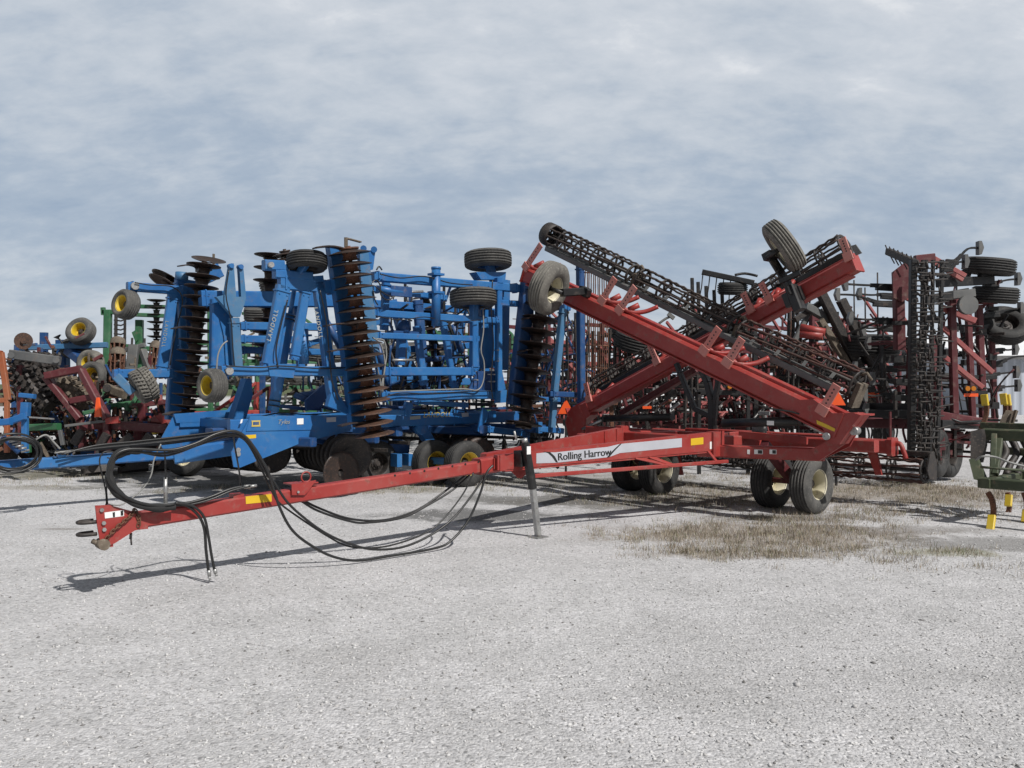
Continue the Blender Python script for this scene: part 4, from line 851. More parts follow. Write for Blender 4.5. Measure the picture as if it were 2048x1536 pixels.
# hoses
def bh(pts, b, r, mat='hose', name='hose', k=6): m = MB(); m.tube(spline([V(x, y, b) for x, y in pts], k), r, 6); return m.build(name, M[mat], dh)
for i in range(5):
    bh([(95+7*i, 903+1.5*i), (190, 900-2.2*i), (270, 893-2.5*i), (350, 886-3*i), (430, 872-2*i), (520, 850-i)], -5.5+.04*i, .013, 'hose' if i != 2 else 'ghose')
bh([(745, 675), (762, 690), (770, 730), (764, 765), (758, 800)], nb+.3, .012, 'ghose'); bh([(752, 678), (768, 682), (773, 710), (768, 745), (765, 785)], nb+.3, .012, 'ghose'); bh([(742, 680), (750, 720), (760, 760), (760, 790)], nb+.3, .010, 'ghose')
bh([(966, 618), (967, 660), (962, 700), (968, 725), (967, 760), (955, 780), (925, 778), (838, 781), (780, 783)], nb+.12, .012, 'ghose')
bh([(745, 565), (752, 560), (760, 570), (762, 590), (775, 600), (790, 592)], nb+.2, .011); bh([(753, 540), (758, 533), (764, 540)], nb+.1, .012); bh([(746, 580), (750, 600), (756, 610)], nb+.2, .01); bh([(750, 572), (770, 588), (785, 594)], nb+.2, .01)
bh([(760, 548), (800, 556), (850, 553), (900, 566), (945, 570)], nb+.14, .011); bh([(752, 800), (800, 786), (860, 788), (930, 783), (990, 782)], nb+.14, .010)
bh([(452, 732), (520, 735), (560, 732), (640, 737), (700, 735)], nb+.14, .011); bh([(575, 600), (562, 650), (552, 700), (556, 735)], nb+.12, .011); bh([(640, 580), (652, 640), (658, 700), (664, 760), (676, 800)], nb+.14, .010)
bh([(985, 560), (983, 620), (987, 690), (982, 760), (986, 800)], nb+.16, .010); bh([(500, 838), (560, 826), (620, 829), (680, 824), (740, 822)], -4.6, .011); bh([(745, 630), (800, 640), (850, 634), (900, 644), (960, 640)], nb+.14, .009)
bh([(270, 565), (300, 570), (345, 574), (365, 600), (352, 660), (340, 730)], -7.2, .011); bh([(458, 540), (452, 590), (462, 640), (466, 700), (470, 740)], -6.15, .011)
m = MB(); m.cyl(V(785, 720, nb+.05), V(829, 720, nb+.05), .02, 8); m.build('cylinder_rod', M['steel'], dh)
bh([(433, 745), (436, 710), (445, 690), (455, 682)], -6.0, .014, 'ghose')
# coil of hose hung at the front of the drawbar
m = MB()
for i in range(7):
    c = V(28+4*math.sin(i*2.1), 908+3*math.cos(i*1.7), -5.35+.03*i); rr = .24+.03*(i % 3)
    m.tube([c+u*(rr*1.15*math.cos(t))+ZU*(rr*.85*math.sin(t))+v*(.03*math.sin(t*2+i)) for t in np.linspace(0, 6.28, 25)[:-1]], .012, 6, True)
m.build('hose_coil', M['hose'], dh)
bh([(70, 880), (92, 870), (108, 885), (120, 898)], -5.4, .014, 'ghose'); bh([(60, 885), (85, 872), (100, 880), (112, 900)], -5.4, .012)
m = MB(); m.cyl(V(5, 873, -5.4), V(38, 905, -5.3), .035, 10); m.build('manual_tube', M['navy'], dh)
for i in range(5): m = MB(); p = V(18+6*i, 884+5*i, -5.3); m.cyl(p, p+u*.10+ZU*.02, .016, 8); m.build('hose_coupling', M['steel'], dh)
# ------------------------------------------------------------------ parts shared by the implements behind
def tine_mesh(L=.62, mat='black', sweep='grey'):
    m = MB(); pts = [(0, 0, 0), (.02, 0, -.10), (.10, 0, -.22), (.13, 0, -.36), (.05, 0, -L+.06), (-.06, 0, -L)]
    sp_ = spline(pts, 4)
    for i in range(len(sp_)-1): m.beam(sp_[i], sp_[i+1], .045, .028, Vector((1, 0, .2)), .004)
    m.box((.03, 0, .02), Vector((.10, 0, 0)), Vector((0, .04, 0)), Vector((0, 0, .05))); a = m.mesh('shank', M[mat])
    m = MB(); e = Vector((-.06, 0, -L)); m.prism([e+Vector((-.14, 0, -.02)), e+Vector((.10, -.13, 0)), e+Vector((.05, -.05, .02)), e+Vector((.02, 0, .03)), e+Vector((.05, .05, .02)), e+Vector((.10, .13, 0))], Vector((0, 0, .016)))
    return a, m.mesh('sweep', M[sweep])
TM, SM = tine_mesh()
_trav = {}
def lpart(m, name, mat, par): return m.build(name, M[mat], par)
def shank(par, pos, down, fwd, me=None):
    # local: X fwd, Z up = -down
    z = -Vector(down).normalized(); x = Vector(fwd).normalized(); y = z.cross(x); mm = Matrix(((x.x, y.x, z.x, pos[0]), (x.y, y.y, z.y, pos[1]), (x.z, y.z, z.z, pos[2]), (0, 0, 0, 1)))
    a, b = me or (TM, SM); o = link('shank', a, par, mm)
    return o
def cultivator(name, loc, rot, label, cat='cultivator', group=None, paint_='dred', Wd=1.0, H=4.0, xs=(-1.5, -.5, .5, 1.5), z0=.9, sides=(1, -1), cen=True, harrow=1, wheels=True, dens=.78, gw=True, tyre='tyre', tongue=0, cenw=None, harrow_side=1, hmat='dark', diag='pred'):
    t = thing(name, loc, label, cat, group, rot); X0, X1 = xs[0], xs[-1]; cw = cenw or max(Wd*1.2, 1.2)
    if cen:
        m = MB()
        for x in xs: m.beam((x, -cw, .80), (x, cw, .80), .10, .10)
        for y in (-cw, -cw*.35, cw*.35, cw): m.beam((X0-.1, y, .91), (X1+.1, y, .91), .10, .10)
        if tongue: m.beam((X1, .3, .85), (X1+tongue, 0, .55), .13, .13); m.beam((X1, -.3, .85), (X1+tongue, 0, .55), .13, .13)
        cf_ = lpart(m, 'centre_frame', paint_, t); k = 0
        for i, x in enumerate(xs):
            for y in np.arange(-cw+.2+.13*(i % 3), cw, .62): shank(cf_, (x, y, .74), (0, 0, -1), (1, 0, 0))
        if wheels:
            for y in (-cw*.7, cw*.7): wheel(t, (.0, y, .40), (0, 1, 0), .40, .28, .2, tyre, 'grey', 'transport_wheel')
        m = MB(); m.beam((-.3, -.9, 1.0), (-.3, -.15, 2.1), .10, .12); m.beam((-.3, .9, 1.0), (-.3, .15, 2.1), .10, .12); m.beam((-.3, -.5, 1.9), (-.3, .5, 1.9), .1, .12); m.cyl((-.2, -.8, 1.3), (-.2, -.2, 1.9), .05, 10); lpart(m, 'lift_mast', 'black', t)
    for s in sides:
        y = Wd*s; m = MB()
        for x in xs: m.beam((x, y, z0), (x, y, H), .10, .10)
        for z in (z0+.1, z0+(H-z0)*.36, z0+(H-z0)*.7, H-.06): m.beam((X0-.05, y-s*.1, z), (X1+.05, y-s*.1, z), .08, .10)
        wf = lpart(m, 'wing_frame', paint_, t)
        m = MB()
        for i in range(len(xs)-1):
            za = z0+(H-z0)*(.15+.25*i); m.beam((xs[i], y+s*.02, za+.7), (xs[i+1], y+s*.02, za), .05, .07); m.beam((xs[i], y+s*.02, za+1.5), (xs[i+1], y+s*.02, za+.8), .05, .07)
        lpart(m, 'wing_brace', diag, wf)
        for i, x in enumerate(xs):
            for z in np.arange(z0+.25+.17*(i % 3), H-.05, dens): 
                o = shank(wf, (x, y+s*.06, z), (0, s, 0), (1, 0, 0)); 
        if gw:
            for x, z in ((X1+.2, H-.5), (X1+.2, H-1.05), (.2, H*.62)): 
                wheel(t, (x, y+s*.62, z), (0, .12*s, 1), .37, .24, .19, tyre, 'grey', 'gauge_wheel'); m = MB(); m.beam((x, y, z-.05), (x, y+s*.62, z-.05), .08, .10); lpart(m, 'gauge_wheel_arm', 'black', t)
        if harrow:
            m = MB(); xx = X0-.75
            for k in range(3): m.beam((xx-.28*k*.8, y+s*.10*harrow_side, z0-.3), (xx-.28*k*.6, y+s*.10*harrow_side, H+.05), .05, .06)
            for z in np.arange(z0-.2, H, .24): m.tube([(xx-.55, y+s*.10, z), (xx+.05, y+s*.10, z), (xx+.10, y+s*.32, z-.02)], .010, 4)
            for z in (z0+.3, (z0+H)/2, H-.4): m.beam((xx+.05, y+s*.05, z), (X0, y, z), .06, .06)
            lpart(m, 'spike_harrow', hmat, t)
    return t
def put(px, d): return Vector(((px-1024)/F*d, d, 0))

# ------------------------------------------------------------------ dark red field cultivator at the right, seen from behind with wings folded up
cu = thing('field_cultivator', put(1885, 15.6), 'dark red folded field cultivator with upright black ladder harrow at the right edge', 'cultivator', world=True)
def cpart(mb, name, mat, par=None): return mb.build(name, M[mat], par or cu)
def q(px, py, d): return D(px, py, d)
def bars(name, mat, segs, w, h, par=None, up=None):
    for (a, b) in segs: m = MB(); m.beam(q(*a), q(*b), w, h, up); o = cpart(m, name, mat, par)
    return o
lwf = bars('wing_column', 'dred', [((1796, 545, 15.2), (1799, 700, 15.2))], .17, .17)
m = MB(); m.prism([q(1784, 545, 15.05), q(1815, 521, 15.05), q(1826, 525, 15.05), q(1824, 590, 15.05), q(1804, 604, 15.05), q(1786, 596, 15.05)], Vector((0, .05, 0))); cpart(m, 'corner_plate', 'dred', lwf)
for (x0, y0), (x1, y1), d, w_ in (((1903, 600), (1910, 860), 15.2, .12), ((1934, 580), (1946, 850), 15.6, .10), ((1957, 610), (1967, 850), 16.0, .12), ((1980, 600), (1990, 850), 16.4, .10), ((1868, 670), (1880, 900), 15.0, .14), ((1822, 700), (1818, 820), 16.4, .12)):
    bars('wing_column', 'dred', [((x0, y0, d), (x1, y1, d))], w_, w_)
for s in (((1868, 517), (1930, 552), 15.4, .07), ((1862, 522), (1925, 560), 15.2, .06), ((1882, 615), (1950, 642), 15.3, .09), ((1885, 655), (1985, 745), 15.2, .07), ((1890, 715), (1965, 775), 15.2, .07), ((1893, 725), (1955, 770), 15.6, .06), ((1800, 590), (1820, 600), 15.3, .06)):
    bars('wing_brace', 'pred', [((*s[0], s[2]), (*s[1], s[2]))], s[3], s[3]*1.2)
bars('wing_crossbar', 'black', [((1875, 566, 15.2), (1985, 560, 15.6)), ((1850, 600, 15.0), (1935, 585, 15.2))], .10, .16)
bars('wing_crossbar', 'dred', [((1830, 520, 15.2), (1868, 516, 15.2)), ((1895, 600, 15.4), (1990, 600, 16.2)), ((1905, 840, 15.2), (1990, 846, 16.0)), ((1880, 832, 15.0), (1962, 845, 15.2))], .12, .16)
# ladder-like harrow hanging in front of the wing
m = MB()
for x0, x1, d, r in ((1826, 1822, 14.2, .10), (1846, 1838, 14.3, .05), (1866, 1860, 14.4, .05), (1884, 1874, 14.5, .06), (1852, 1846, 14.7, .05)):
    m.beam(q(x0, 520, d), q(x1, 925, d), r, r*1.2)
lh = cpart(m, 'harrow_frame', 'black')
m = MB()
for i, y in enumerate(np.arange(526, 930, 9.0)):
    x = 1830-4*(y-520)/400+random.uniform(-4, 4); ty = random.uniform(-4, 4)
    if random.random() < .85: m.tube([q(x-4, y, 14.1), q(x+22, y+ty*.5, 14.15), q(x+50+random.uniform(-18, 18), y+ty, 14.3)], .014, 4)
    for k in range(2):
        xx = x+random.choice([8, 15, 24, 33, 42, 50])+random.uniform(-2, 2); m.tube([q(xx, y-random.uniform(2, 9), 14.0), q(xx+random.uniform(-3, 3), y+random.uniform(3, 13), 14.05)], random.uniform(.012, .022), 4)
    if random.random() < .5: xx = x+random.uniform(5, 50); m.beam(q(xx, y, 14.25), q(xx+random.uniform(-10, 10), y+random.uniform(6, 22), 14.3), .05, .05)
    if random.random() < .3: m.tube([q(x+48, y, 14.3), q(x+66+random.uniform(0, 14), y-random.uniform(-4, 8), 14.6)], .014, 4)
cpart(m, 'harrow_teeth', 'dark', lh)
m = MB(); m.beam(q(1776, 503, 15.4), q(1832, 527, 14.4), .10, .12)
for k in range(7): p = q(1776, 503, 15.4).lerp(q(1832, 527, 14.4), k/6.5); m.tube([p+ZU*.12-Vector((.05, 0, 0)), p, p-ZU*.22+Vector((.12, 0, 0))], .012, 4)
cpart(m, 'harrow_end_bar', 'dark', lh)
m = MB()
for k in range(2): m.tube([q(1806+9*k, 640, 15.2), q(1803+14*k, 655, 15.2), q(1808+8*k, 672, 15.2)], .02, 5)
cpart(m, 'chain', 'dark')
def tine_r(px, py, dx, d, tip=14, mat='black', up=0):
    sg = 1 if dx > 0 else -1; L = abs(dx); m = MB(); P = spline([q(px, py, d), q(px+sg*L*.3, py-1, d), q(px+sg*L*.65, py+2-up, d), q(px+dx, py-up, d)], 4)
    for i in range(len(P)-1): m.beam(P[i], P[i+1], .05 if i > 4 else .075, .07 if i < 6 else .035)
    m.beam(q(px-sg*8, py+6, d), q(px+sg*L*.35, py+3, d), .09, .09); s_ = cpart(m, 'shank', mat); m = MB(); e = q(px+dx, py-up, d)
    m.prism([e+ZU*.12+Vector((-.03*sg, 0, 0)), e+ZU*.12+Vector((.02*sg, 0, 0)), e+Vector((.06*sg, 0, 0)), e-ZU*.12+Vector((.02*sg, 0, 0)), e-ZU*.12+Vector((-.03*sg, 0, 0))], Vector((0, .12, 0))); m.build('sweep', M['grey'], s_)
for px, py, dx, d, up in ((1785, 572, -94, 15.3, 4), (1785, 605, -110, 16.2, 16), (1785, 640, -84, 15.3, 3), (1815, 762, -70, 15.6, 5), (1790, 790, -60, 16.0, 0), (1785, 735, -75, 16.5, 0), (1892, 522, 66, 15.3, 26), (1890, 535, 40, 15.0, 12), (1975, 566, 60, 16.0, 8), (1975, 627, 66, 16.2, 10), (1975, 726, 80, 16.4, 14), (1970, 750, 62, 16.2, 6), (1985, 775, 50, 16.6, 4), (1785, 590, -66, 16.8, 2), (1785, 655, -58, 16.9, -6), (1785, 690, -48, 16.6, 4), (1785, 820, -52, 16.2, 2), (1890, 552, 44, 15.8, 6), (1985, 680, 46, 16.8, 8), (1990, 700, 40, 17, 2), (1880, 800, -46, 16, 3)): tine_r(px, py, dx, d, up=up)
for px, py, d, ax, Rr in ((1978, 533, 15.6, (.10, -.12, 1), .45), (1990, 590, 15.8, (.06, -.12, 1), .41), (2010, 651, 16.2, (-.15, -.75, .65), .43)):
    wheel(cu, q(px, py, d), Vector(ax).normalized(), Rr, .30, .22, 'tyre', 'dark', 'gauge_wheel')
bars('gauge_wheel_arm', 'black', [((1960, 600, 15.8), (1992, 590, 15.8)), ((1965, 655, 16.1), (2010, 651, 16.2)), ((1960, 555, 15.5), (1980, 545, 15.6))], .09, .12)
m = MB(); m.cyl(q(1935, 610, 15.0)-ZU*.0-Vector((0, .05, 0)), q(1935, 610, 15.0)+Vector((0, .05, 0)), .17, 16); m.beam(q(1905, 590, 15.1), q(1950, 585, 15.1), .05, .14); cpart(m, 'wing_pulley', 'grey')
bars('centre_frame', 'dred', [((1700, 845, 17.0), (1880, 850, 15.2)), ((1840, 870, 15.0), (1950, 880, 15.6)), ((1870, 870, 15.0), (1872, 920, 15.0)), ((1840, 900, 15.5), (1905, 905, 15.5))], .14, .18)
bars('centre_bar', 'black', [((1660, 812, 17.0), (1830, 815, 15.6)), ((1700, 826, 16.5), (1840, 830, 15.4)), ((1880, 848, 14.9), (1960, 850, 15.4))], .10, .15)
wheel(cu, q(1868, 905, 15.0), (v+u*.1).normalized(), .44, .32, .22, 'tyre', 'dark', 'transport_wheel'); wheel(cu, q(1893, 908, 15.5), v, .43, .30, .22, 'tyre', 'dark', 'transport_wheel'); wheel(cu, q(1745, 690, 17.5), (0, -.1, 1), .55, .42, .26, 'tyre', 'dark', 'gauge_wheel')
m = MB(); m.box(q(1940, 777, 14.8), Vector((.11, 0, 0)), Vector((0, .03, 0)), ZU*.05); lb_ = cpart(m, 'lamp_box', 'dark'); 
for dx in (-.05, .05): m = MB(); p = q(1940, 777, 14.75)+Vector((dx, 0, 0)); m.cyl(p, p-Vector((0, .03, 0)), .042, 12); m.build('lamp', M['amber'], lb_)
m = MB(); m.box(q(1942, 790, 14.8), Vector((.125, 0, 0)), Vector((0, .004, 0)), ZU*.028); cpart(m, 'reflector', 'orl')
for k, (a, b) in enumerate((((1880, 830), (1962, 842)), ((1850, 880), (1900, 888)))):
    m = MB(); m.tube([q(*a, 15.0), q((a[0]+b[0])/2, a[1]+14, 15.0), q(*b, 15.1)], .02, 6); cpart(m, 'hose', 'hose')
# more of its dark clutter between the columns: clamps and shank mounts
m = MB()
for i in range(34):
    x = random.choice([1800, 1868, 1903, 1936, 1958, 1982])+random.uniform(-4, 4); y = random.uniform(590, 850); d = 15.0+(x-1800)/160
    m.box(q(x, y, d), Vector((random.uniform(.06, .13), 0, 0)), Vector((0, .07, 0)), ZU*random.uniform(.03, .07))
o = cpart(m, 'shank_clamps', 'black'); o['kind'] = 'stuff'

# ------------------------------------------------------------------ more cultivators in the rows behind the red harrow
def thin_clutter(name, label, cells, mats):
    t = thing(name, Vector(put(cells[0][0], cells[0][2])), label, 'machine parts', world=True)
    for mt in mats:
        m = MB()
        for (x0, y0, x1, y1, d, n) in cells:
            for i in range(n):
                p = D(random.uniform(x0, x1), random.uniform(y0, y1), d+random.uniform(-.6, .6)); L = random.uniform(.25, .9); a = random.choice([u, v, ZU, ZU, v*.6+ZU, v*-.7+ZU, u*.4-ZU, v*.9+ZU*.3]).normalized()
                if random.random() < .5: m.tube(spline([p, p+a*L*.5+ZU*random.uniform(-.06, .06)+v*random.uniform(-.06, .06), p+a*L], 3), random.uniform(.012, .026), 5)
                else: r = random.uniform(.03, .06); m.beam(p, p+a*L, r, r)
        o = m.build('tine_tangle', M[mt], t); o['kind'] = 'stuff'
    return t
thin_clutter('shank_tangle', 'tangle of thin dark tines and shanks behind the crossing of the red wings', [(1230, 720, 1400, 820, 18.6, 12), (1380, 720, 1560, 830, 18.4, 14), (1560, 640, 1700, 830, 18.8, 18), (1180, 740, 1300, 830, 18.8, 8)], ['black', 'dred', 'dark', 'rust'])
thin_clutter('shank_tangle', 'tangle of thin dark tines between the columns of the right hand cultivator', [(1690, 640, 1800, 800, 16.6, 10), (1860, 600, 1990, 860, 16.4, 20), (1780, 830, 1950, 920, 15.8, 16)], ['black', 'dred', 'dark'])
thin_clutter('shank_tangle', 'tangle of thin dark and blue parts inside the blue disc harrow', [(770, 600, 980, 740, 17.5, 22), (600, 760, 960, 825, 16.8, 40), (1040, 640, 1160, 850, 17.5, 34)], ['black', 'dark', 'navy'])
cultivator('field_cultivator', put(1600, 20.5), HEAD, 'dark red folded cultivator seen between the crossed red wings and the right hand cultivator', group='folded cultivators parked behind', Wd=1.2, H=3.25, xs=(-1.6, -.6, .5, 1.6))
cultivator('field_cultivator', put(1425, 19.6), HEAD+.05, 'dark red cultivator with black harrow bars rising behind the middle of the crossed wings', group='folded cultivators parked behind', Wd=.9, H=2.9, xs=(-1.4, -.5, .5, 1.4), diag='pred')
cultivator('field_cultivator', put(1255, 22.0), HEAD-.04, 'faded red cultivator glimpsed through the lower left gap of the crossed wings', group='folded cultivators parked behind', paint_='pred', Wd=1.3, H=2.9, xs=(-1.7, -.6, .5, 1.6))
cultivator('field_cultivator', put(1690, 24.0), HEAD, 'dark folded cultivator in the second row, left of the right hand cultivator', group='folded cultivators parked behind', paint_='dred', Wd=1.3, H=3.0, xs=(-1.5, -.5, .5, 1.5))
cultivator('field_cultivator', put(1120, 23.5), HEAD, 'black and red cultivator behind the rear posts of the blue disc harrow', group='folded cultivators parked behind', paint_='dred', Wd=1.1, H=3.4, xs=(-1.5, -.5, .5, 1.5), hmat='rust')
cultivator('field_cultivator', put(870, 25.0), HEAD, 'green cultivator seen through the frame of the blue disc harrow', paint_='green', Wd=1.6, H=3.2, xs=(-1.7, -.6, .5, 1.6), diag='green', tyre='gtyre', group='green cultivators behind the blue disc harrow')
cultivator('field_cultivator', put(505, 24.5), HEAD, 'green cultivator behind the front tower of the blue disc harrow', paint_='green', Wd=1.6, H=3.0, xs=(-1.7, -.6, .5, 1.6), diag='green', tyre='gtyre', group='green cultivators behind the blue disc harrow')
# rolling tine curtain standing behind the blue disc
tcn = thing('spring_tine_harrow', put(1190, 17.2), 'rusty spring tine harrow folded upright behind the tip of the long red wing', 'harrow', world=True)
m = MB()
for i in range(13):
    x = 1166+4.2*i; P = [D(x+random.uniform(-1, 1), y, 17.0+.25*(i % 3)) for y in (535, 580, 640, 700, 760, 800)]; m.tube(spline(P, 3), .011, 4)
m.build('tine_curtain', M['rust'], tcn); m = MB()
for y in (545, 600, 690, 735): m.tube([D(1163, y, 17.2), D(1218, y+2, 17.2)], .014, 5)
m.beam(D(1165, 800, 17.2), D(1235, 806, 17.2), .1, .1); m.beam(D(1163, 800, 17.3), D(1160, 900, 17.3), .08, .08); m.beam(D(1222, 802, 17.3), D(1225, 890, 17.3), .08, .08); m.build('tine_frame', M['rust'], tcn)
# long black double-fold arms that cross diagonally right of the wings
fa = thing('folded_toolbar', put(1690, 17.5), 'dark folded toolbar with two long grimy arms leaning left behind the front red wing', 'toolbar', world=True)
for a, b, r, mt in (((1640, 582), (1752, 802), .16, 'dark'), ((1682, 600), (1788, 815), .16, 'dark'), ((1590, 640), (1650, 600), .10, 'dark'), ((1570, 720), (1625, 610), .08, 'grey'), ((1610, 612), (1660, 640), .14, 'grey'), ((1640, 640), (1750, 815), .12, 'mud')):
    m = MB(); m.beam(D(*a, 17.4), D(*b, 17.6), r, r*1.15); m.build('folding_arm', M[mt], fa)
m = MB(); m.beam(D(1655, 728, 17.8), D(1820, 716, 17.8), .16, .14); m.beam(D(1600, 740, 18), D(1780, 760, 17.6), .14, .14); m.beam(D(1720, 690, 17.8), D(1725, 900, 17.8), .12, .12); m.beam(D(1770, 760, 17.8), D(1775, 905, 17.8), .12, .12); m.build('toolbar_beam', M['black'], fa)
for a, b in (((1601, 655), (1650, 665)), ((1600, 668), (1646, 672))): m = MB(); m.cyl(D(*a, 17.2), D(*b, 17.0), .08, 12); m.build('red_cylinder', M['red'], fa)
m = MB(); m.box(D(1742, 790, 17.3), Vector((.16, 0, 0)), Vector((0, .01, 0)), ZU*.05); m.build('reflector', M['orl'], fa)
for x, y0, y1 in ((1708, 560, 680), (1730, 575, 665), (1755, 545, 690)): m = MB(); m.tube([D(x, y0, 17.4), D(x+1, y1, 17.4)], .016, 5); m.build('hanging_chain', M['dark'], fa)
# black harrow bar with hanging chains over the middle
hb_ = thing('chain_harrow', put(1430, 18.0), 'black harrow bar with hanging chains behind the crossing of the red wings', 'harrow', world=True)
m = MB(); m.beam(D(1404, 544, 18), D(1508, 566, 17.8), .11, .11); m.beam(D(1508, 566, 17.8), D(1512, 900, 17.8), .1, .1); m.beam(D(1404, 620, 18.1), D(1512, 640, 17.9), .1, .1); m.build('harrow_bar', M['black'], hb_)
m = MB()
for k in range(6): x = 1406+14*k; m.tube([D(x, 546+2.6*k, 18), D(x-3, 575+k, 18), D(x-8+k, 600, 18)], .012, 4)
m.build('chains', M['dark'], hb_)
for k, x in enumerate((1384, 1396, 1412, 1428, 1444)): m = MB(); m.beam(D(x, 556+8*k, 18.4), D(x+2, 640, 18.4), .07, .07); m.build('spring_shank', M['black'], hb_)
wheel(hb_, D(1465, 577, 18.1), (0, -.15, 1), .32, .26, .16, 'tyre', 'dark', 'gauge_wheel'); m = MB(); m.tube(spline([D(1470, 550, 17.9), D(1490, 547, 17.9), D(1515, 552, 17.8)], 4), .03, 6); m.build('spring_shank', M['black'], hb_)
wheel(hb_, D(1275, 683, 18.6), (.2, -.3, 1), .52, .40, .25, 'tyre', 'dark', 'gauge_wheel'); wheel(hb_, D(1258, 665, 18.9), (.2, -.3, 1), .45, .36, .22, 'tyre', 'dark', 'gauge_wheel'); m = MB(); m.beam(D(1258, 668, 18.9), D(1260, 780, 18.9), .1, .1); m.beam(D(1260, 780, 18.9), D(1512, 790, 18.2), .12, .12); m.build('wheel_post', M['black'], hb_)
m = MB(); m.tube(spline([D(1318, 647, 18.2), D(1332, 637, 18.2), D(1345, 632, 18.2)], 4), .03, 6); m.prism([D(1338, 624, 18.2), D(1350, 634, 18.2), D(1346, 640, 18.2), D(1334, 630, 18.2)], Vector((0, .1, 0))); m.beam(D(1318, 647, 18.2), D(1322, 700, 18.2), .06, .06); m.build('sweep', M['grey'], hb_)
# hazard plates and lamps behind the red frame
for nm, lab, px, py, d in (('slow_vehicle_sign', 'orange triangular sign behind the left pivot of the crossed wings', 1132, 818, 15.6), ('slow_vehicle_sign', 'orange triangular sign behind the heel of the front red wing', 1674, 800, 14.6)):
    o = thing(nm, put(px, d), lab, 'sign', 'orange triangular signs', world=True); s_ = .15; c = D(px, py, d)
    m = MB(); m.prism(smv_mesh_pts(c, Vector((1, 0, 0)), ZU, s_), Vector((0, .01, 0))); m.build('sign_plate', M['orl'], o); m = MB(); m.beam(Vector((c.x, c.y+.04, 0)), c+Vector((0, .04, 0)), .04, .04); m.build('post', M['black'], o)
o = thing('lamp_bar', put(1465, 16.5), 'bar with two amber lamps seen through the crossed wings', 'lamp bar', world=True)
m = MB(); m.beam(D(1395, 784, 16.5), D(1500, 786, 16.5), .07, .10); m.beam(D(1398, 784, 16.5), Vector((D(1398, 784, 16.5).x, 16.5, 0)), .07, .07); m.beam(D(1496, 786, 16.5), Vector((D(1496, 786, 16.5).x, 16.5, 0)), .07, .07); m.build('crossbar', M['black'], o)
for x in (1459, 1470): m = MB(); p = D(x, 773, 16.4); m.cyl(p, p-Vector((0, .04, 0)), .045, 12); m.build('lamp', M['amber'], o)
m = MB(); m.box(D(1464, 773, 16.45), Vector((.12, 0, 0)), Vector((0, .03, 0)), ZU*.06); m.build('lamp_box', M['dark'], o); m = MB(); m.box(D(1294, 815, 16.3), Vector((.085, 0, 0)), Vector((0, .01, 0)), ZU*.025); 
o2 = thing('reflector_board', put(1294, 16.3), 'small orange reflector board behind the left half of the red frame', 'reflector', world=True); m.build('board', M['orl'], o2); m = MB(); m.beam(D(1294, 815, 16.35), Vector((D(1294, 815, 16.35).x, 16.35, 0)), .04, .04); m.build('post', M['dark'], o2)

# ------------------------------------------------------------------ green chisel plough cut by the right edge
cp = thing('chisel_plough', Vector((5.8, 10.6, 0)), 'dull green chisel plough with yellow shank tips at the right edge of the yard', 'plough', world=True)
f0 = Vector((5.80, 10.55, .53)); f1 = f0+v*2.2+ZU*.0
m = MB(); m.beam(f0, f1, .12, .13); m.beam(f0+u*1.1+ZU*.02, f1+u*1.1+ZU*.02, .12, .13); m.beam(f0+v*.1-u*.1, f0+v*.1+u*1.3, .1, .12); m.beam(f0+v*1.2-u*.05, f0+v*1.2+u*1.2, .1, .10); lf = m.build('lower_frame', M['dgreen'], cp)
g0 = D(1968, 868, 11.2); g1 = g0+v*2.2
m = MB(); m.beam(g0, g1, .14, .15); m.beam(D(1962, 850, 11.6), D(1962, 850, 11.6)+v*1.2, .06, .08); m.build('upper_frame', M['dgreen'], cp)
m = MB(); m.prism([D(1944, 862, 11.0), D(1966, 858, 11.0), D(1972, 890, 11.0), D(1964, 925, 11.0), D(1944, 920, 11.0)], u*.10); m.build('fold_bracket', M['dark'], cp)
m = MB(); m.prism([D(1940, 918, 10.8), D(1956, 918, 10.8), D(1972, 955, 10.8), D(1966, 962, 10.8), D(1950, 958, 10.8)], u*.08); m.build('end_plate', M['dgreen'], cp)
for x0, y0, x1, y1 in ((1988, 870, 1985, 960), (2000, 880, 1990, 950)): m = MB(); m.beam(D(x0, y0, 11.0), D(x1, y1, 10.7), .07, .09); m.build('stay', M['dgreen'], cp)
for k in range(3):
    x = 2002+22*k; m = MB(); m.tube(spline([D(x, 880, 11.4), D(x+10, 905, 11.3), D(x-4, 930, 11.2), D(x-12, 950, 11.1)], 5), .045, 8); m.build('curved_shank', M['dark'], cp)
m = MB(); m.beam(D(1995, 900, 11.6), D(2060, 905, 11.2), .09, .10); m.build('cross_tube', M['dgreen'], cp)
def chisel(base, pts, tip, r=.035, mat='rust'):
    m = MB(); P = spline([base]+pts, 5)
    for i in range(len(P)-1): m.beam(P[i], P[i+1], .06, .045, ZU if 0 else u)
    s_ = m.build('shank', M[mat], cp); m = MB(); a, b = tip; m.beam(a, b, .085, .05, u); m.build('yellow_tip', M['yellow'], s_); return s_
chisel(D(1976, 985, 10.45), [D(1984, 1000, 10.4), D(1987, 1025, 10.4), D(1980, 1066, 10.3)], (D(1984, 1031, 10.34), D(1980, 1062, 10.26)))
chisel(D(2015, 985, 11.6), [D(2019, 1000, 11.6), D(2018, 1020, 11.6), D(2013, 1030, 11.6)], (D(2018, 990, 11.55), D(2016, 1012, 11.5)))
chisel(D(2048, 985, 10.8), [D(2054, 1010, 10.8), D(2052, 1040, 10.8)], (D(2053, 1020, 10.75), D(2050, 1044, 10.7)))
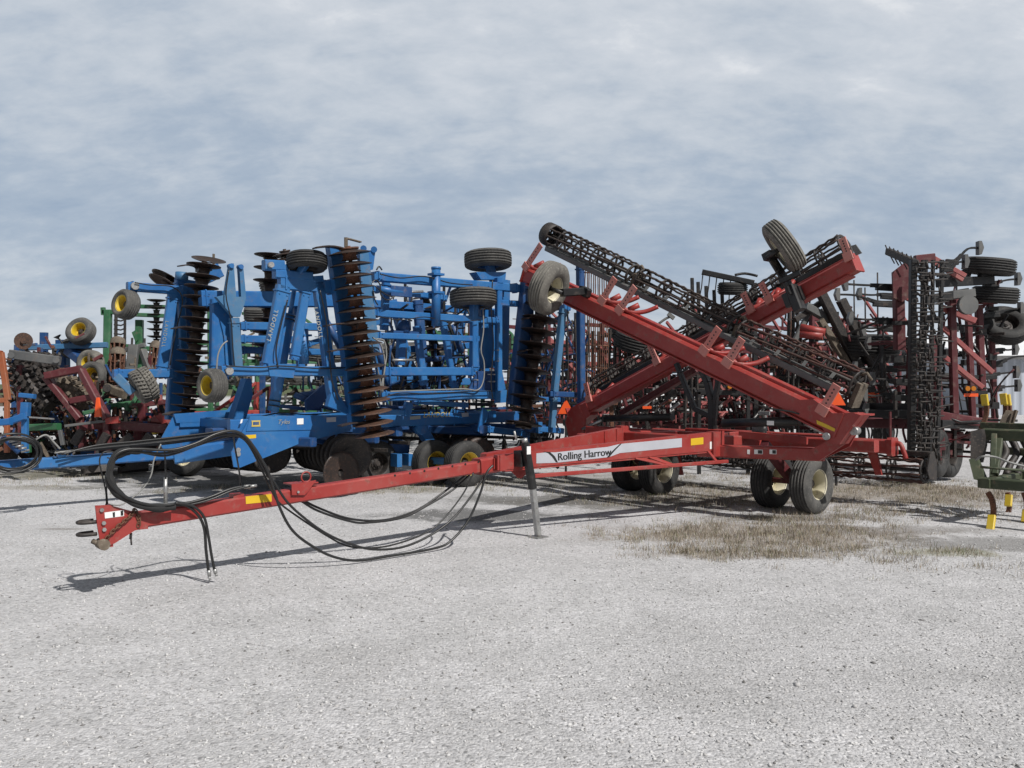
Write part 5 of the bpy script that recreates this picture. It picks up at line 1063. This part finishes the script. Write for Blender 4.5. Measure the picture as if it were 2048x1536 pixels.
for x, y, yb in ((1970, 790, 850), (2008, 788, 850), (2015, 790, 850)):
    chisel(D(x-8, yb+8, 11.6), [D(x+2, yb-18, 11.6), D(x+3, yb-40, 11.6), D(x-2, y, 11.6)], (D(x+1, y+21, 11.52), D(x-2, y-1, 11.52)))
m = MB(); m.tube(spline([D(1952, 920, 10.6), D(1965, 913, 10.5), D(1990, 914, 10.5), D(2020, 925, 10.4), D(2060, 935, 10.4)], 5), .013, 6); m.build('hose', M['ghose'], cp)
m = MB(); m.tube([D(1962, 934, 10.6), D(2060, 942, 10.6)], .018, 6); m.tube([D(1985, 958, 10.7), D(2060, 962, 10.7)], .02, 6); m.build('tie_rod', M['dgreen'], cp)
m = MB(); m.beam(D(2032, 820, 11.5), D(2022, 855, 11.5), .05, .02); m.prism([D(2000, 848, 11.6), D(2015, 820, 11.6), D(2034, 822, 11.6), D(2022, 856, 11.6)], u*.12); m.build('shank_clamp', M['mud'], cp)

# ------------------------------------------------------------------ implements crowded at the left
# moldboard plough in the low row
def plough(loc, rot, label, mat, n=5, z=.95, sp=.62, group=None):
    t = thing('mouldboard_plough', loc, label, 'plough', group, rot)
    m = MB(); m.beam((-.3, .5, z), (n*sp+.4, -.5, z), .13, .14); m.beam((n*sp+.2, -.9, z), (n*sp+.2, .3, z), .12, .14); m.beam((n*sp+.2, -.3, z), (n*sp+.25, -.3, z+.75), .08, .10); m.beam((n*sp+.2, -.3, z+.72), (n*sp-.9, -.15, z+.05), .06, .07); m.build('main_beam', M[mat], t)
    for k in range(n):
        x = .1+k*sp; y = .45-.3*k*sp/.62*.62; y = .5-(x+.3)/(n*sp+.7)
        m = MB(); m.beam((x, y, z-.05), (x-.12, y, .25), .04, .16, Vector((1, 0, 0))); s_ = m.build('plough_leg', M[mat], t)
        m = MB(); rows = []
        for i in range(5):
            zz_ = .06+.11*i; rows.append(m.ring([Vector((x-.35+.08*j+.05*i, y-.02-.05*j+.02*i*i*.4+(.03*i)*(j-2)*.6, zz_+.01*j)) for j in range(6)]))
        for i in range(4): m.bridge(rows[i], rows[i+1], True, False)
        m.box((x-.1, y+.03, .08), Vector((.3, .0, 0)), Vector((0, .02, 0)), ZU*.06); m.build('mouldboard', M['dark'], s_)
        m = MB(); m.tube([(x+.35, y, z), (x+.42, y, z-.25), (x+.36, y, .35)], .025, 6); c_ = m.build('coulter_arm', M[mat], t); link('coulter_disc', blade_mesh(.22, 'disc', .0), c_, Matrix.Translation((x+.36, y, .35)) @ Matrix.Rotation(math.pi/2, 4, 'X'))
    return t
plough(put(215, 16.0), HEAD+.15, 'red mouldboard plough low behind the blue drawbar', 'dred', 5, group=None)
plough(put(20, 17.5), HEAD+.1, 'green mouldboard plough beside the blue drawbar at the left edge', 'green', 4)
plough(put(300, 18.5), HEAD+.3, 'bright red plough behind the front plates of the blue disc harrow', 'red', 4, 1.05)
# red frame with mud caked rollers leaning up
rf = thing('roller_frame', put(110, 16.6), 'red square tube frame leaning over mud caked toothed rollers at the left', 'cultivator', world=True)
def lb_(name, mat, segs, par=rf):
    for (x0, y0, d0, x1, y1, d1, w_, h_) in segs: m = MB(); m.beam(D(x0, y0, d0), D(x1, y1, d1), w_, h_); o = m.build(name, M[mat], par)
    return o
for s_ in ((92, 752, 16.2, 162, 738, 16.2, .15, .14), (162, 740, 16.2, 215, 838, 16.0, .14, .13), (142, 802, 16.2, 186, 794, 16.2, .13, .12), (92, 754, 16.3, 160, 838, 16.2, .13, .12)): lb_('frame_tube', 'dred', [s_])
lb_('grey_arm', 'grey', [(20, 708, 16.4, 120, 722, 16.4, .10, .17)]); 
for x, y in ((22, 710), (112, 720)): m = MB(); m.cyl(D(x, y, 16.3), D(x, y, 16.25), .06, 10); m.build('arm_pin', M['grey'], rf)
lb_('frame_post', 'dred', [(160, 836, 16.3, 165, 900, 16.3, .12, .12), (213, 836, 16.1, 216, 900, 16.1, .12, .12), (40, 730, 16.6, 45, 900, 16.6, .12, .12)])
def toothed(p, qq, R, mat='mud', par=rf):
    d, s, t = ortho(qq-p); L = (qq-p).length; m = MB(); m.cyl(p, qq, R*.55, 12); n = int(L/.13)
    for i in range(n):
        c = p+d*(L*(i+.5)/n)
        for k in range(9):
            a = 2*math.pi*k/9+i*.5; x = s*math.cos(a)+t*math.sin(a); m.beam(c+x*R*.5, c+x*R+d*.05, .05, .07, d)
    return m.build('toothed_roller', M[mat], par)
toothed(D(28, 738, 16.7), D(100, 815, 16.5), .24, 'dark'); toothed(D(70, 735, 17.0), D(120, 800, 16.8), .22, 'dark'); toothed(D(125, 760, 16.6), D(165, 815, 16.5), .24, 'mud'); toothed(D(20, 720, 17.2), D(110, 725, 17.2), .2, 'dark')
m = MB(); m.prism([D(190, 834, 15.8), D(203, 834, 15.8), D(198, 795, 15.8), D(194, 795, 15.8)], Vector((.02, .02, 0))); m.build('slow_vehicle_sign', M['orl'], rf)
# orange machine at the very left
om = thing('orange_harrow', put(-5, 15.5), 'orange harrow frame cut by the left edge of the yard', 'harrow', world=True)
for s_ in ((2, 705, 15.5, 16, 800, 15.5, .10, .08), (-25, 700, 15.5, 3, 706, 15.5, .10, .08), (12, 800, 15.5, -30, 806, 15.5, .09, .09), (14, 800, 15.5, 14, 905, 15.5, .08, .08)): lb_('frame_bar', 'orange', [s_], om)
m = MB()
for k in range(6): m.tube([D(-2+3*k, 715+14*k, 15.6), D(22+1*k, 720+14*k, 15.7)], .015, 5)
m.build('tine_row', M['rust'], om)
# navy toolbar with yellow wheels
nt = thing('planter_toolbar', put(110, 20.0), 'navy toolbar with a pale blue beam and large yellow rimmed wheels', 'toolbar', world=True)
lb_('beam', 'lblue', [(40, 696, 19.5, 215, 690, 19.8, .14, .13)], nt); lb_('mast', 'navy', [(88, 665, 19.8, 86, 905, 19.8, .16, .12), (40, 690, 20, 30, 900, 20, .2, .2), (125, 680, 20.2, 130, 900, 20.2, .25, .25)], nt)
m = MB(); m.prism([D(82, 695, 19.8), D(92, 672, 19.8), D(94, 695, 19.8)], Vector((0, .08, 0))); m.build('mast_cap', M['navy'], nt)
wheel(nt, D(162, 663, 19.6), Vector((-.08, -.9, .40)).normalized(), .32, .30, .17, 'gtyre', 'yellow', 'gauge_wheel'); wheel(nt, D(152, 696, 20.0), Vector((.2, -.5, .8)).normalized(), .34, .28, .17, 'tyre', 'navy', 'gauge_wheel')
wheel(nt, D(181, 727, 18.6), Vector((-.25, -1, .1)).normalized(), .30, .26, .15, 'dtyre', 'yellow', 'gauge_wheel'); wheel(nt, D(187, 752, 18.2), Vector((-.2, -1, .1)).normalized(), .31, .26, .17, 'gtyre', 'yellow', 'gauge_wheel')
lb_('wheel_arm', 'black', [(181, 727, 18.7, 192, 870, 18.6, .1, .1), (187, 752, 18.4, 150, 760, 18.6, .08, .1), (162, 665, 19.7, 158, 700, 19.9, .1, .1)], nt)
lb_('row_unit', 'navy', [(45, 820, 19, 180, 815, 19, .2, .16), (60, 850, 18.6, 150, 846, 18.6, .14, .14), (140, 700, 19.8, 165, 720, 19.6, .3, .2), (100, 800, 19, 105, 860, 18.8, .3, .2), (75, 810, 18.8, 70, 870, 18.6, .2, .2)], nt)
m = MB(); m.cyl(D(47, 682, 19.2), D(47, 682, 19.1), .19, 20); m.cyl(D(47, 682, 19.1), D(47, 682, 19.05), .06, 10); s_ = m.build('marker_disc', M['discrust'], nt)
lb_('marker_arm', 'dark', [(47, 684, 19.3, 60, 720, 19.5, .06, .06)], nt)
m = MB(); m.tube(spline([D(126, 700, 19.6), D(124, 685, 19.6), D(117, 677, 19.6)], 4), .02, 6); m.prism([D(108, 675, 19.6), D(121, 669, 19.6), D(116, 676, 19.6), D(121, 680, 19.6)], Vector((0, .08, 0))); m.build('sweep', M['black'], nt)
# green folded disc with upright gangs
gd_ = thing('disc_harrow', put(265, 22.0), 'green folded disc harrow with an upright gang behind the far blue wing', 'disc harrow', world=True)
for s_ in ((216, 622, 21.5, 212, 900, 21.5, .17, .17), (206, 624, 21.5, 236, 624, 21.5, .10, .12), (279, 640, 22, 277, 900, 22, .18, .16), (232, 612, 22, 330, 614, 22, .12, .1), (206, 615, 21.5, 207, 630, 21.5, .1, .1), (238, 628, 21.8, 335, 632, 21.8, .1, .1), (212, 690, 21.6, 330, 700, 21.8, .12, .12)): lb_('frame_bar', 'green', [s_], gd_)
gang(gd_, D(313, 604, 21.9), D(313, 705, 21.9), 8, .235, 'dark', 'dark', .05, -1, spool=.08)
m = MB()
for k in range(12): m.tube([D(228, 640+9*k, 21.4), D(242, 642+9*k, 21.4), D(252, 638+9*k, 21.4)], .02, 5)
m.beam(D(232, 628, 21.4), D(231, 745, 21.4), .06, .08); m.beam(D(250, 630, 21.4), D(249, 745, 21.4), .05, .06); m.build('tine_row', M['dark'], gd_)
m = MB(); m.prism([D(264, 665, 21.9), D(272, 660, 21.9), D(275, 655, 21.9), D(276, 680, 21.9), D(272, 685, 21.9)], Vector((0, .05, 0))); m.build('bracket', M['green'], gd_)
for s_ in ((348, 640, 22, 346, 900, 22, .12, .12), (340, 690, 22, 356, 692, 22, .2, .1), (342, 660, 22, 360, 665, 22, .12, .08), (420, 610, 22, 422, 900, 22, .12, .12)): lb_('frame_bar', 'green', [s_], gd_)
# brown cage rollers
cr_ = thing('cage_roller_set', put(245, 18.5), 'set of rust brown cage rollers with grey clamps standing on end', 'roller', world=True)
for p, qq, R in ((D(236, 684, 18.6), D(226, 775, 18.4), .16), (D(236, 705, 18.2), D(232, 765, 18.1), .16), (D(312, 692, 18.8), D(300, 765, 18.7), .13)):
    basket(cr_, p, qq, R, 8, 'rust', 'rust', 'cage_roller', .12, .022, .25, .006, .2); d = (p-qq).normalized(); m = MB(); m.lathe(p, d, [(R, -.05), (R*.98, .03), (R*.75, .09), (R*.35, .12), (.001, .125)], 18); m.build('roller_cap', M['mud'], cr_)
for s_ in ((268, 690, 18.6, 262, 745, 18.5, .22, .12), (250, 740, 18.4, 310, 748, 18.4, .14, .12), (285, 700, 18.7, 300, 740, 18.6, .16, .12), (250, 700, 18.8, 290, 690, 18.8, .1, .1), (270, 745, 18.6, 270, 900, 18.6, .14, .14)): lb_('clamp_arm', 'grey', [s_], cr_)
lb_('drive_arm', 'mud', [(212, 775, 17.4, 250, 790, 17.2, .12, .17)], cr_); m = MB(); m.cyl(D(214, 776, 17.3), D(214, 776, 17.2), .08, 12); m.build('arm_pin', M['dark'], cr_)
# green and red low machines
gl = thing('grain_drill_frame', put(260, 17.5), 'green low frame with angled bars beside the red ploughs', 'frame', world=True)
for s_ in ((160, 828, 17, 270, 806, 17.2, .10, .08), (250, 806, 17, 256, 822, 17, .09, .08), (256, 822, 17, 278, 785, 17.2, .07, .06), (215, 812, 17, 300, 800, 17.5, .08, .08), (60, 855, 16.4, 118, 853, 16.2, .12, .13), (52, 835, 16.4, 58, 905, 16.4, .07, .09), (215, 815, 17.2, 216, 900, 17.2, .08, .08), (278, 800, 17.3, 280, 900, 17.3, .08, .08)): lb_('frame_bar', 'green', [s_], gl)
for s_ in ((40, 833, 16.2, 108, 838, 16.1, .03, .03), (130, 852, 16, 240, 838, 16, .04, .05), (120, 860, 16, 126, 890, 16, .07, .07)): lb_('rod', 'steel' if s_[0] < 100 else 'grey', [s_], gl)
bl2 = thing('bale_spike_frame', put(28, 15.2), 'small blue upright bracket and arm at the left edge', 'frame', world=True)
for s_ in ((52, 805, 15.2, 50, 832, 15.2, .14, .14), (-10, 846, 15, 22, 843, 15, .12, .12), (20, 843, 15.1, 50, 832, 15.1, .1, .12), (50, 830, 15.2, 50, 905, 15.2, .1, .1), (40, 790, 15.4, 70, 793, 15.4, .1, .08)): lb_('frame_bar', 'blue', [s_], bl2)
rl = thing('red_drill', put(320, 17.0), 'faded red low machine with ribbed boxes left of the blue side plates', 'drill', world=True)
for s_ in ((265, 812, 17, 350, 802, 17.2, .12, .10), (285, 808, 17, 284, 900, 17, .16, .16), (305, 838, 16.8, 345, 842, 16.8, .14, .1), (220, 850, 16.2, 330, 858, 16.2, .14, .16), (318, 790, 17.2, 322, 830, 17.2, .10, .10), (335, 800, 17.2, 337, 900, 17.2, .12, .12)): lb_('frame_bar', 'dred' if s_[0] < 300 else 'pred', [s_], rl)
m = MB(); m.prism([D(212, 836, 16), D(240, 832, 16), D(238, 846, 16), D(214, 848, 16)], Vector((0, .1, 0))); m.prism([D(311, 832, 16.5), D(328, 826, 16.5), D(334, 845, 16.5), D(324, 848, 16.5)], Vector((0, .05, 0))); m.build('red_shield', M['red'], rl)
lb_('hopper', 'yellow', [(306, 865, 16.8, 326, 858, 16.8, .12, .1)], rl)
for x0, y0, x1, y1 in ((148, 888, 164, 862), (198, 895, 214, 868), (240, 890, 262, 872), (290, 885, 300, 870)): lb_('mouldboard', 'dark', [(x0, y0, 15.8, x1, y1, 15.8, .10, .14)], rl)
# a pile-like scatter of low working parts along the row (many small bolted pieces)
def clutter(name, label, cells, mats):
    t = thing(name, Vector((put(cells[0][0], cells[0][2]))), label, 'machine parts', world=True)
    for mt in mats:
        m = MB()
        for (cx, cy, d, sx, sy, n) in cells:
            for i in range(n):
                x = random.gauss(cx, sx); y = min(random.gauss(cy, sy), 905); p = D(x, y, d+random.uniform(-.8, .8)); L = random.uniform(.06, .36); a = random.choice([u, v, ZU, u+ZU*.6, v*.8+ZU*.5, u*.5-ZU])
                m.beam(p, p+a.normalized()*L, random.uniform(.02, .07), random.uniform(.02, .08))
        o = m.build('loose_parts', M[mt], t); o['kind'] = 'stuff'
    return t
clutter('machine_clutter', 'jumble of dark working parts low behind the blue drawbar', [(80, 850, 17.5, 60, 26, 40), (200, 860, 17.5, 70, 20, 44), (310, 845, 17.8, 40, 28, 24), (110, 790, 18, 60, 34, 40), (60, 760, 18.5, 45, 30, 24), (250, 780, 18.5, 50, 30, 24)], ['dark', 'navy', 'mud', 'dred', 'black', 'rust'])
clutter('machine_clutter', 'jumble of dark and green parts seen under the blue wing frame', [(620, 790, 20, 60, 25, 26), (820, 770, 21, 70, 35, 30), (500, 740, 22, 40, 50, 18), (930, 700, 22, 40, 50, 14)], ['dark', 'green', 'mud', 'grey'])
clutter('machine_clutter', 'jumble of dark red and black parts low behind the red cross frame', [(1300, 815, 18.5, 70, 20, 24), (1420, 815, 18, 60, 24, 20), (1560, 825, 18, 60, 26, 22), (1640, 760, 19, 60, 40, 16)], ['dark', 'black', 'dred', 'pred', 'steel'])
wt = wheel(None, (put(372, 16.2)+ZU*.36), Vector((-.1, -.9, .3)).normalized(), .37, .28, .2, 'tyre', 'cream', 'spare_wheel'); tag(wt, 'black tyre with a cream rim on the ground behind the blue drawbar', 'wheel')
for lab, px, py, d, Rr, ax in (('large ribbed grey tyre lying flat behind the blue tower', 640, 705, 19.5, .58, (.1, -.1, 1)), ('large ribbed grey tyre lying flat behind the long rusty gang', 790, 705, 19.0, .62, (0, -.12, 1)), ('dark tyre lying flat beneath the blue middle bars', 800, 768, 18.5, .55, (0, -.1, 1)), ('grey tyre lying flat near the top of the blue lift post', 525, 628, 19.5, .42, (0, -.2, 1)), ('pale tyre on top behind the blue wing beam', 548, 571, 18.0, .30, (-.3, -.3, 1))):
    t = thing('stored_axle', put(px, d), lab, 'wheel', 'tyres on folded machines behind the blue disc harrow', world=True); wheel(t, D(px, py, d), Vector(ax).normalized(), Rr, .36, Rr*.5, 'gtyre', 'dark', 'wheel'); m = MB(); m.beam(Vector((D(px, py, d).x, d, 0)), D(px, py, d), .12, .12); m.build('post', M['navy'], t)

# ------------------------------------------------------------------ far buildings, vehicles and pole
def wallmat(name, col, sc):
    m, t, b, P = base_mat(name); s = t.new('ShaderNodeSeparateXYZ'); t.l.new(P, s.inputs[0])
    wv = t.math('SINE', t.math('MULTIPLY', s.outputs[0], sc)); k = t.mix(t.smooth(wv, -.2, .9), tuple(c*.82 for c in col), col); t.l.new(k, b.inputs['Base Color']); b.inputs['Roughness'].default_value = .5
    bp = t.new('ShaderNodeBump', {'Strength': .6, 'Distance': .04}); t.l.new(wv, bp.inputs['Height']); t.l.new(bp.outputs[0], b.inputs['Normal']); return m
M['cladding'] = wallmat('grey_corrugated_cladding', (.40, .43, .48), 14)
M['wroof'] = plain('white_metal_roof', (.78, .78, .78), .35, 0, .05, .3); M['groof'] = plain('pale_green_roof', (.22, .36, .28), .5, 0, .1, .3); M['wwall'] = plain('white_wall', (.6, .6, .58), .7); M['glass'] = plain('dark_glass', (.03, .035, .04), .08); M['carwhite'] = plain('white_car_paint', (.68, .68, .68), .25, 0, .04); M['carsil'] = plain('silver_car_paint', (.38, .39, .40), .3, .3, .05); M['wood'] = plain('grey_pole_wood', (.24, .22, .20), .9, 0, .2)
def barn(name, label, x0, x1, y, dep, ze, zr, wall, roof, door=True):
    t = thing(name, Vector(((x0+x1)/2, y, 0)), label, 'building', world=True); m = MB(); m.box(((x0+x1)/2, y+dep/2, ze/2), Vector(((x1-x0)/2, 0, 0)), Vector((0, dep/2, 0)), ZU*ze/2); m.build('wall', M[wall], t)
    m = MB(); e = .4; A = [(x0-e, y-e, ze-.05), (x1+e, y-e, ze-.05), (x1+e, y+dep/2, zr), (x0-e, y+dep/2, zr)]; B = [(x0-e, y+dep/2, zr), (x1+e, y+dep/2, zr), (x1+e, y+dep+e, ze-.05), (x0-e, y+dep+e, ze-.05)]
    for f in (A, B): m.prism([Vector(p) for p in f], ZU*.12)
    rf_ = m.build('roof', M[roof], t)
    m = MB(); m.box(((x0+x1)/2, y-e-.06, ze-.12), Vector(((x1-x0)/2+e, 0, 0)), Vector((0, .06, 0)), ZU*.10); m.build('gutter', M['grey'], rf_)
    if door: m = MB(); m.box(((x0*.7+x1*.3), y-.04, ze*.40), Vector((1.8, 0, 0)), Vector((0, .05, 0)), ZU*ze*.40); m.build('door', M['wwall'], t)
    return t
b1 = barn('metal_shed', 'grey corrugated metal shed with white roof at the right edge', 26.5, 52, 48, 16, 3.35, 4.7, 'cladding', 'wroof', False)
m = MB(); m.box((29.6, 53, 4.35), Vector((.5, 0, 0)), Vector((0, .5, 0)), ZU*.25); m.build('roof_vent', M['grey'], b1)
barn('green_roofed_building', 'far low building with pale green roof between the cultivators', 44, 68, 105, 14, 1.9, 3.2, 'wwall', 'groof', True)
barn('white_roofed_shed', 'far white roofed shed in front of the green roofed building', 34, 42, 78, 8, 1.4, 2.1, 'wwall', 'wroof', True)
def vehicle(loc, rot, label, mat, pickup=False, cat='car'):
    t = thing('parked_car' if not pickup else 'parked_pickup', loc, label, cat, None, rot); m = MB(); L, Wd_ = 2.4, .95
    prof = [(-L, .35), (-L, .95), (-1.0, 1.0), (1.05, 1.0), (L-.1, .9), (L, .65), (L, .35)] if not pickup else [(-2.7, .45), (-2.7, 1.15), (.0, 1.15), (1.3, 1.12), (2.6, 1.02), (2.7, .5)]
    A = [Vector((x, -Wd_, z)) for x, z in prof]; m.prism([p+Vector((0, Wd_, 0)) for p in A], Vector((0, 2*Wd_, 0))); m.build('body', M[mat], t)
    cab = [(-1.9, .98), (-1.3, 1.45), (.5, 1.47), (1.25, .98)] if not pickup else [(-.6, 1.14), (-.4, 1.78), (.75, 1.78), (1.45, 1.12)]
    m = MB(); m.prism([Vector((x, 0, z)) for x, z in cab], Vector((0, 1.55, 0))); m.build('cabin', M['glass'], t); m = MB(); zt = cab[1][1]; m.box(((cab[1][0]+cab[2][0])/2, 0, zt+.01), Vector(((cab[2][0]-cab[1][0])/2+.03, 0, 0)), Vector((0, .76, 0)), ZU*.035)
    for sy in (-.765, .765):
        for (a, b_) in ((cab[0], cab[1]), (cab[2], cab[3]), (((cab[0][0]+cab[3][0])/2, cab[0][1]), ((cab[1][0]+cab[2][0])/2, zt))): m.beam((a[0], sy, a[1]), (b_[0], sy, b_[1]), .05, .09)
    m.build('roof_frame', M[mat], t)
    for x in (-1.5, 1.5):
        for y in (-.85, .85): wheel(t, (x, y, .34), (0, 1, 0), .34, .22, .2, 'tyre', 'grey', 'wheel')
    return t
vehicle(put(1724, 52), 2.9, 'white pickup parked far off behind the dark toolbar arms', 'carwhite', True, 'pickup'); vehicle(put(1790, 54), 3.3, 'silver car parked far off left of the ladder harrow', 'carsil'); vehicle(put(1455, 50), .2, 'white car parked far off below the crossed wings', 'carwhite'); vehicle(put(1325, 60), .3, 'white pickup parked far off behind the red cultivators', 'carwhite', True, 'pickup')
t = thing('utility_pole', put(1652, 70), 'grey wooden utility pole rising behind the far end of the rear red wing', 'pole', world=True); m = MB(); m.cyl((t.location.x, 70, 0), (t.location.x, 70, 10.2), .17, 10, .12); m.build('pole_shaft', M['wood'], t); m = MB(); m.beam((t.location.x-1.0, 70, 9.6), (t.location.x+1.0, 70, 9.6), .1, .1); m.build('crossarm', M['wood'], t)
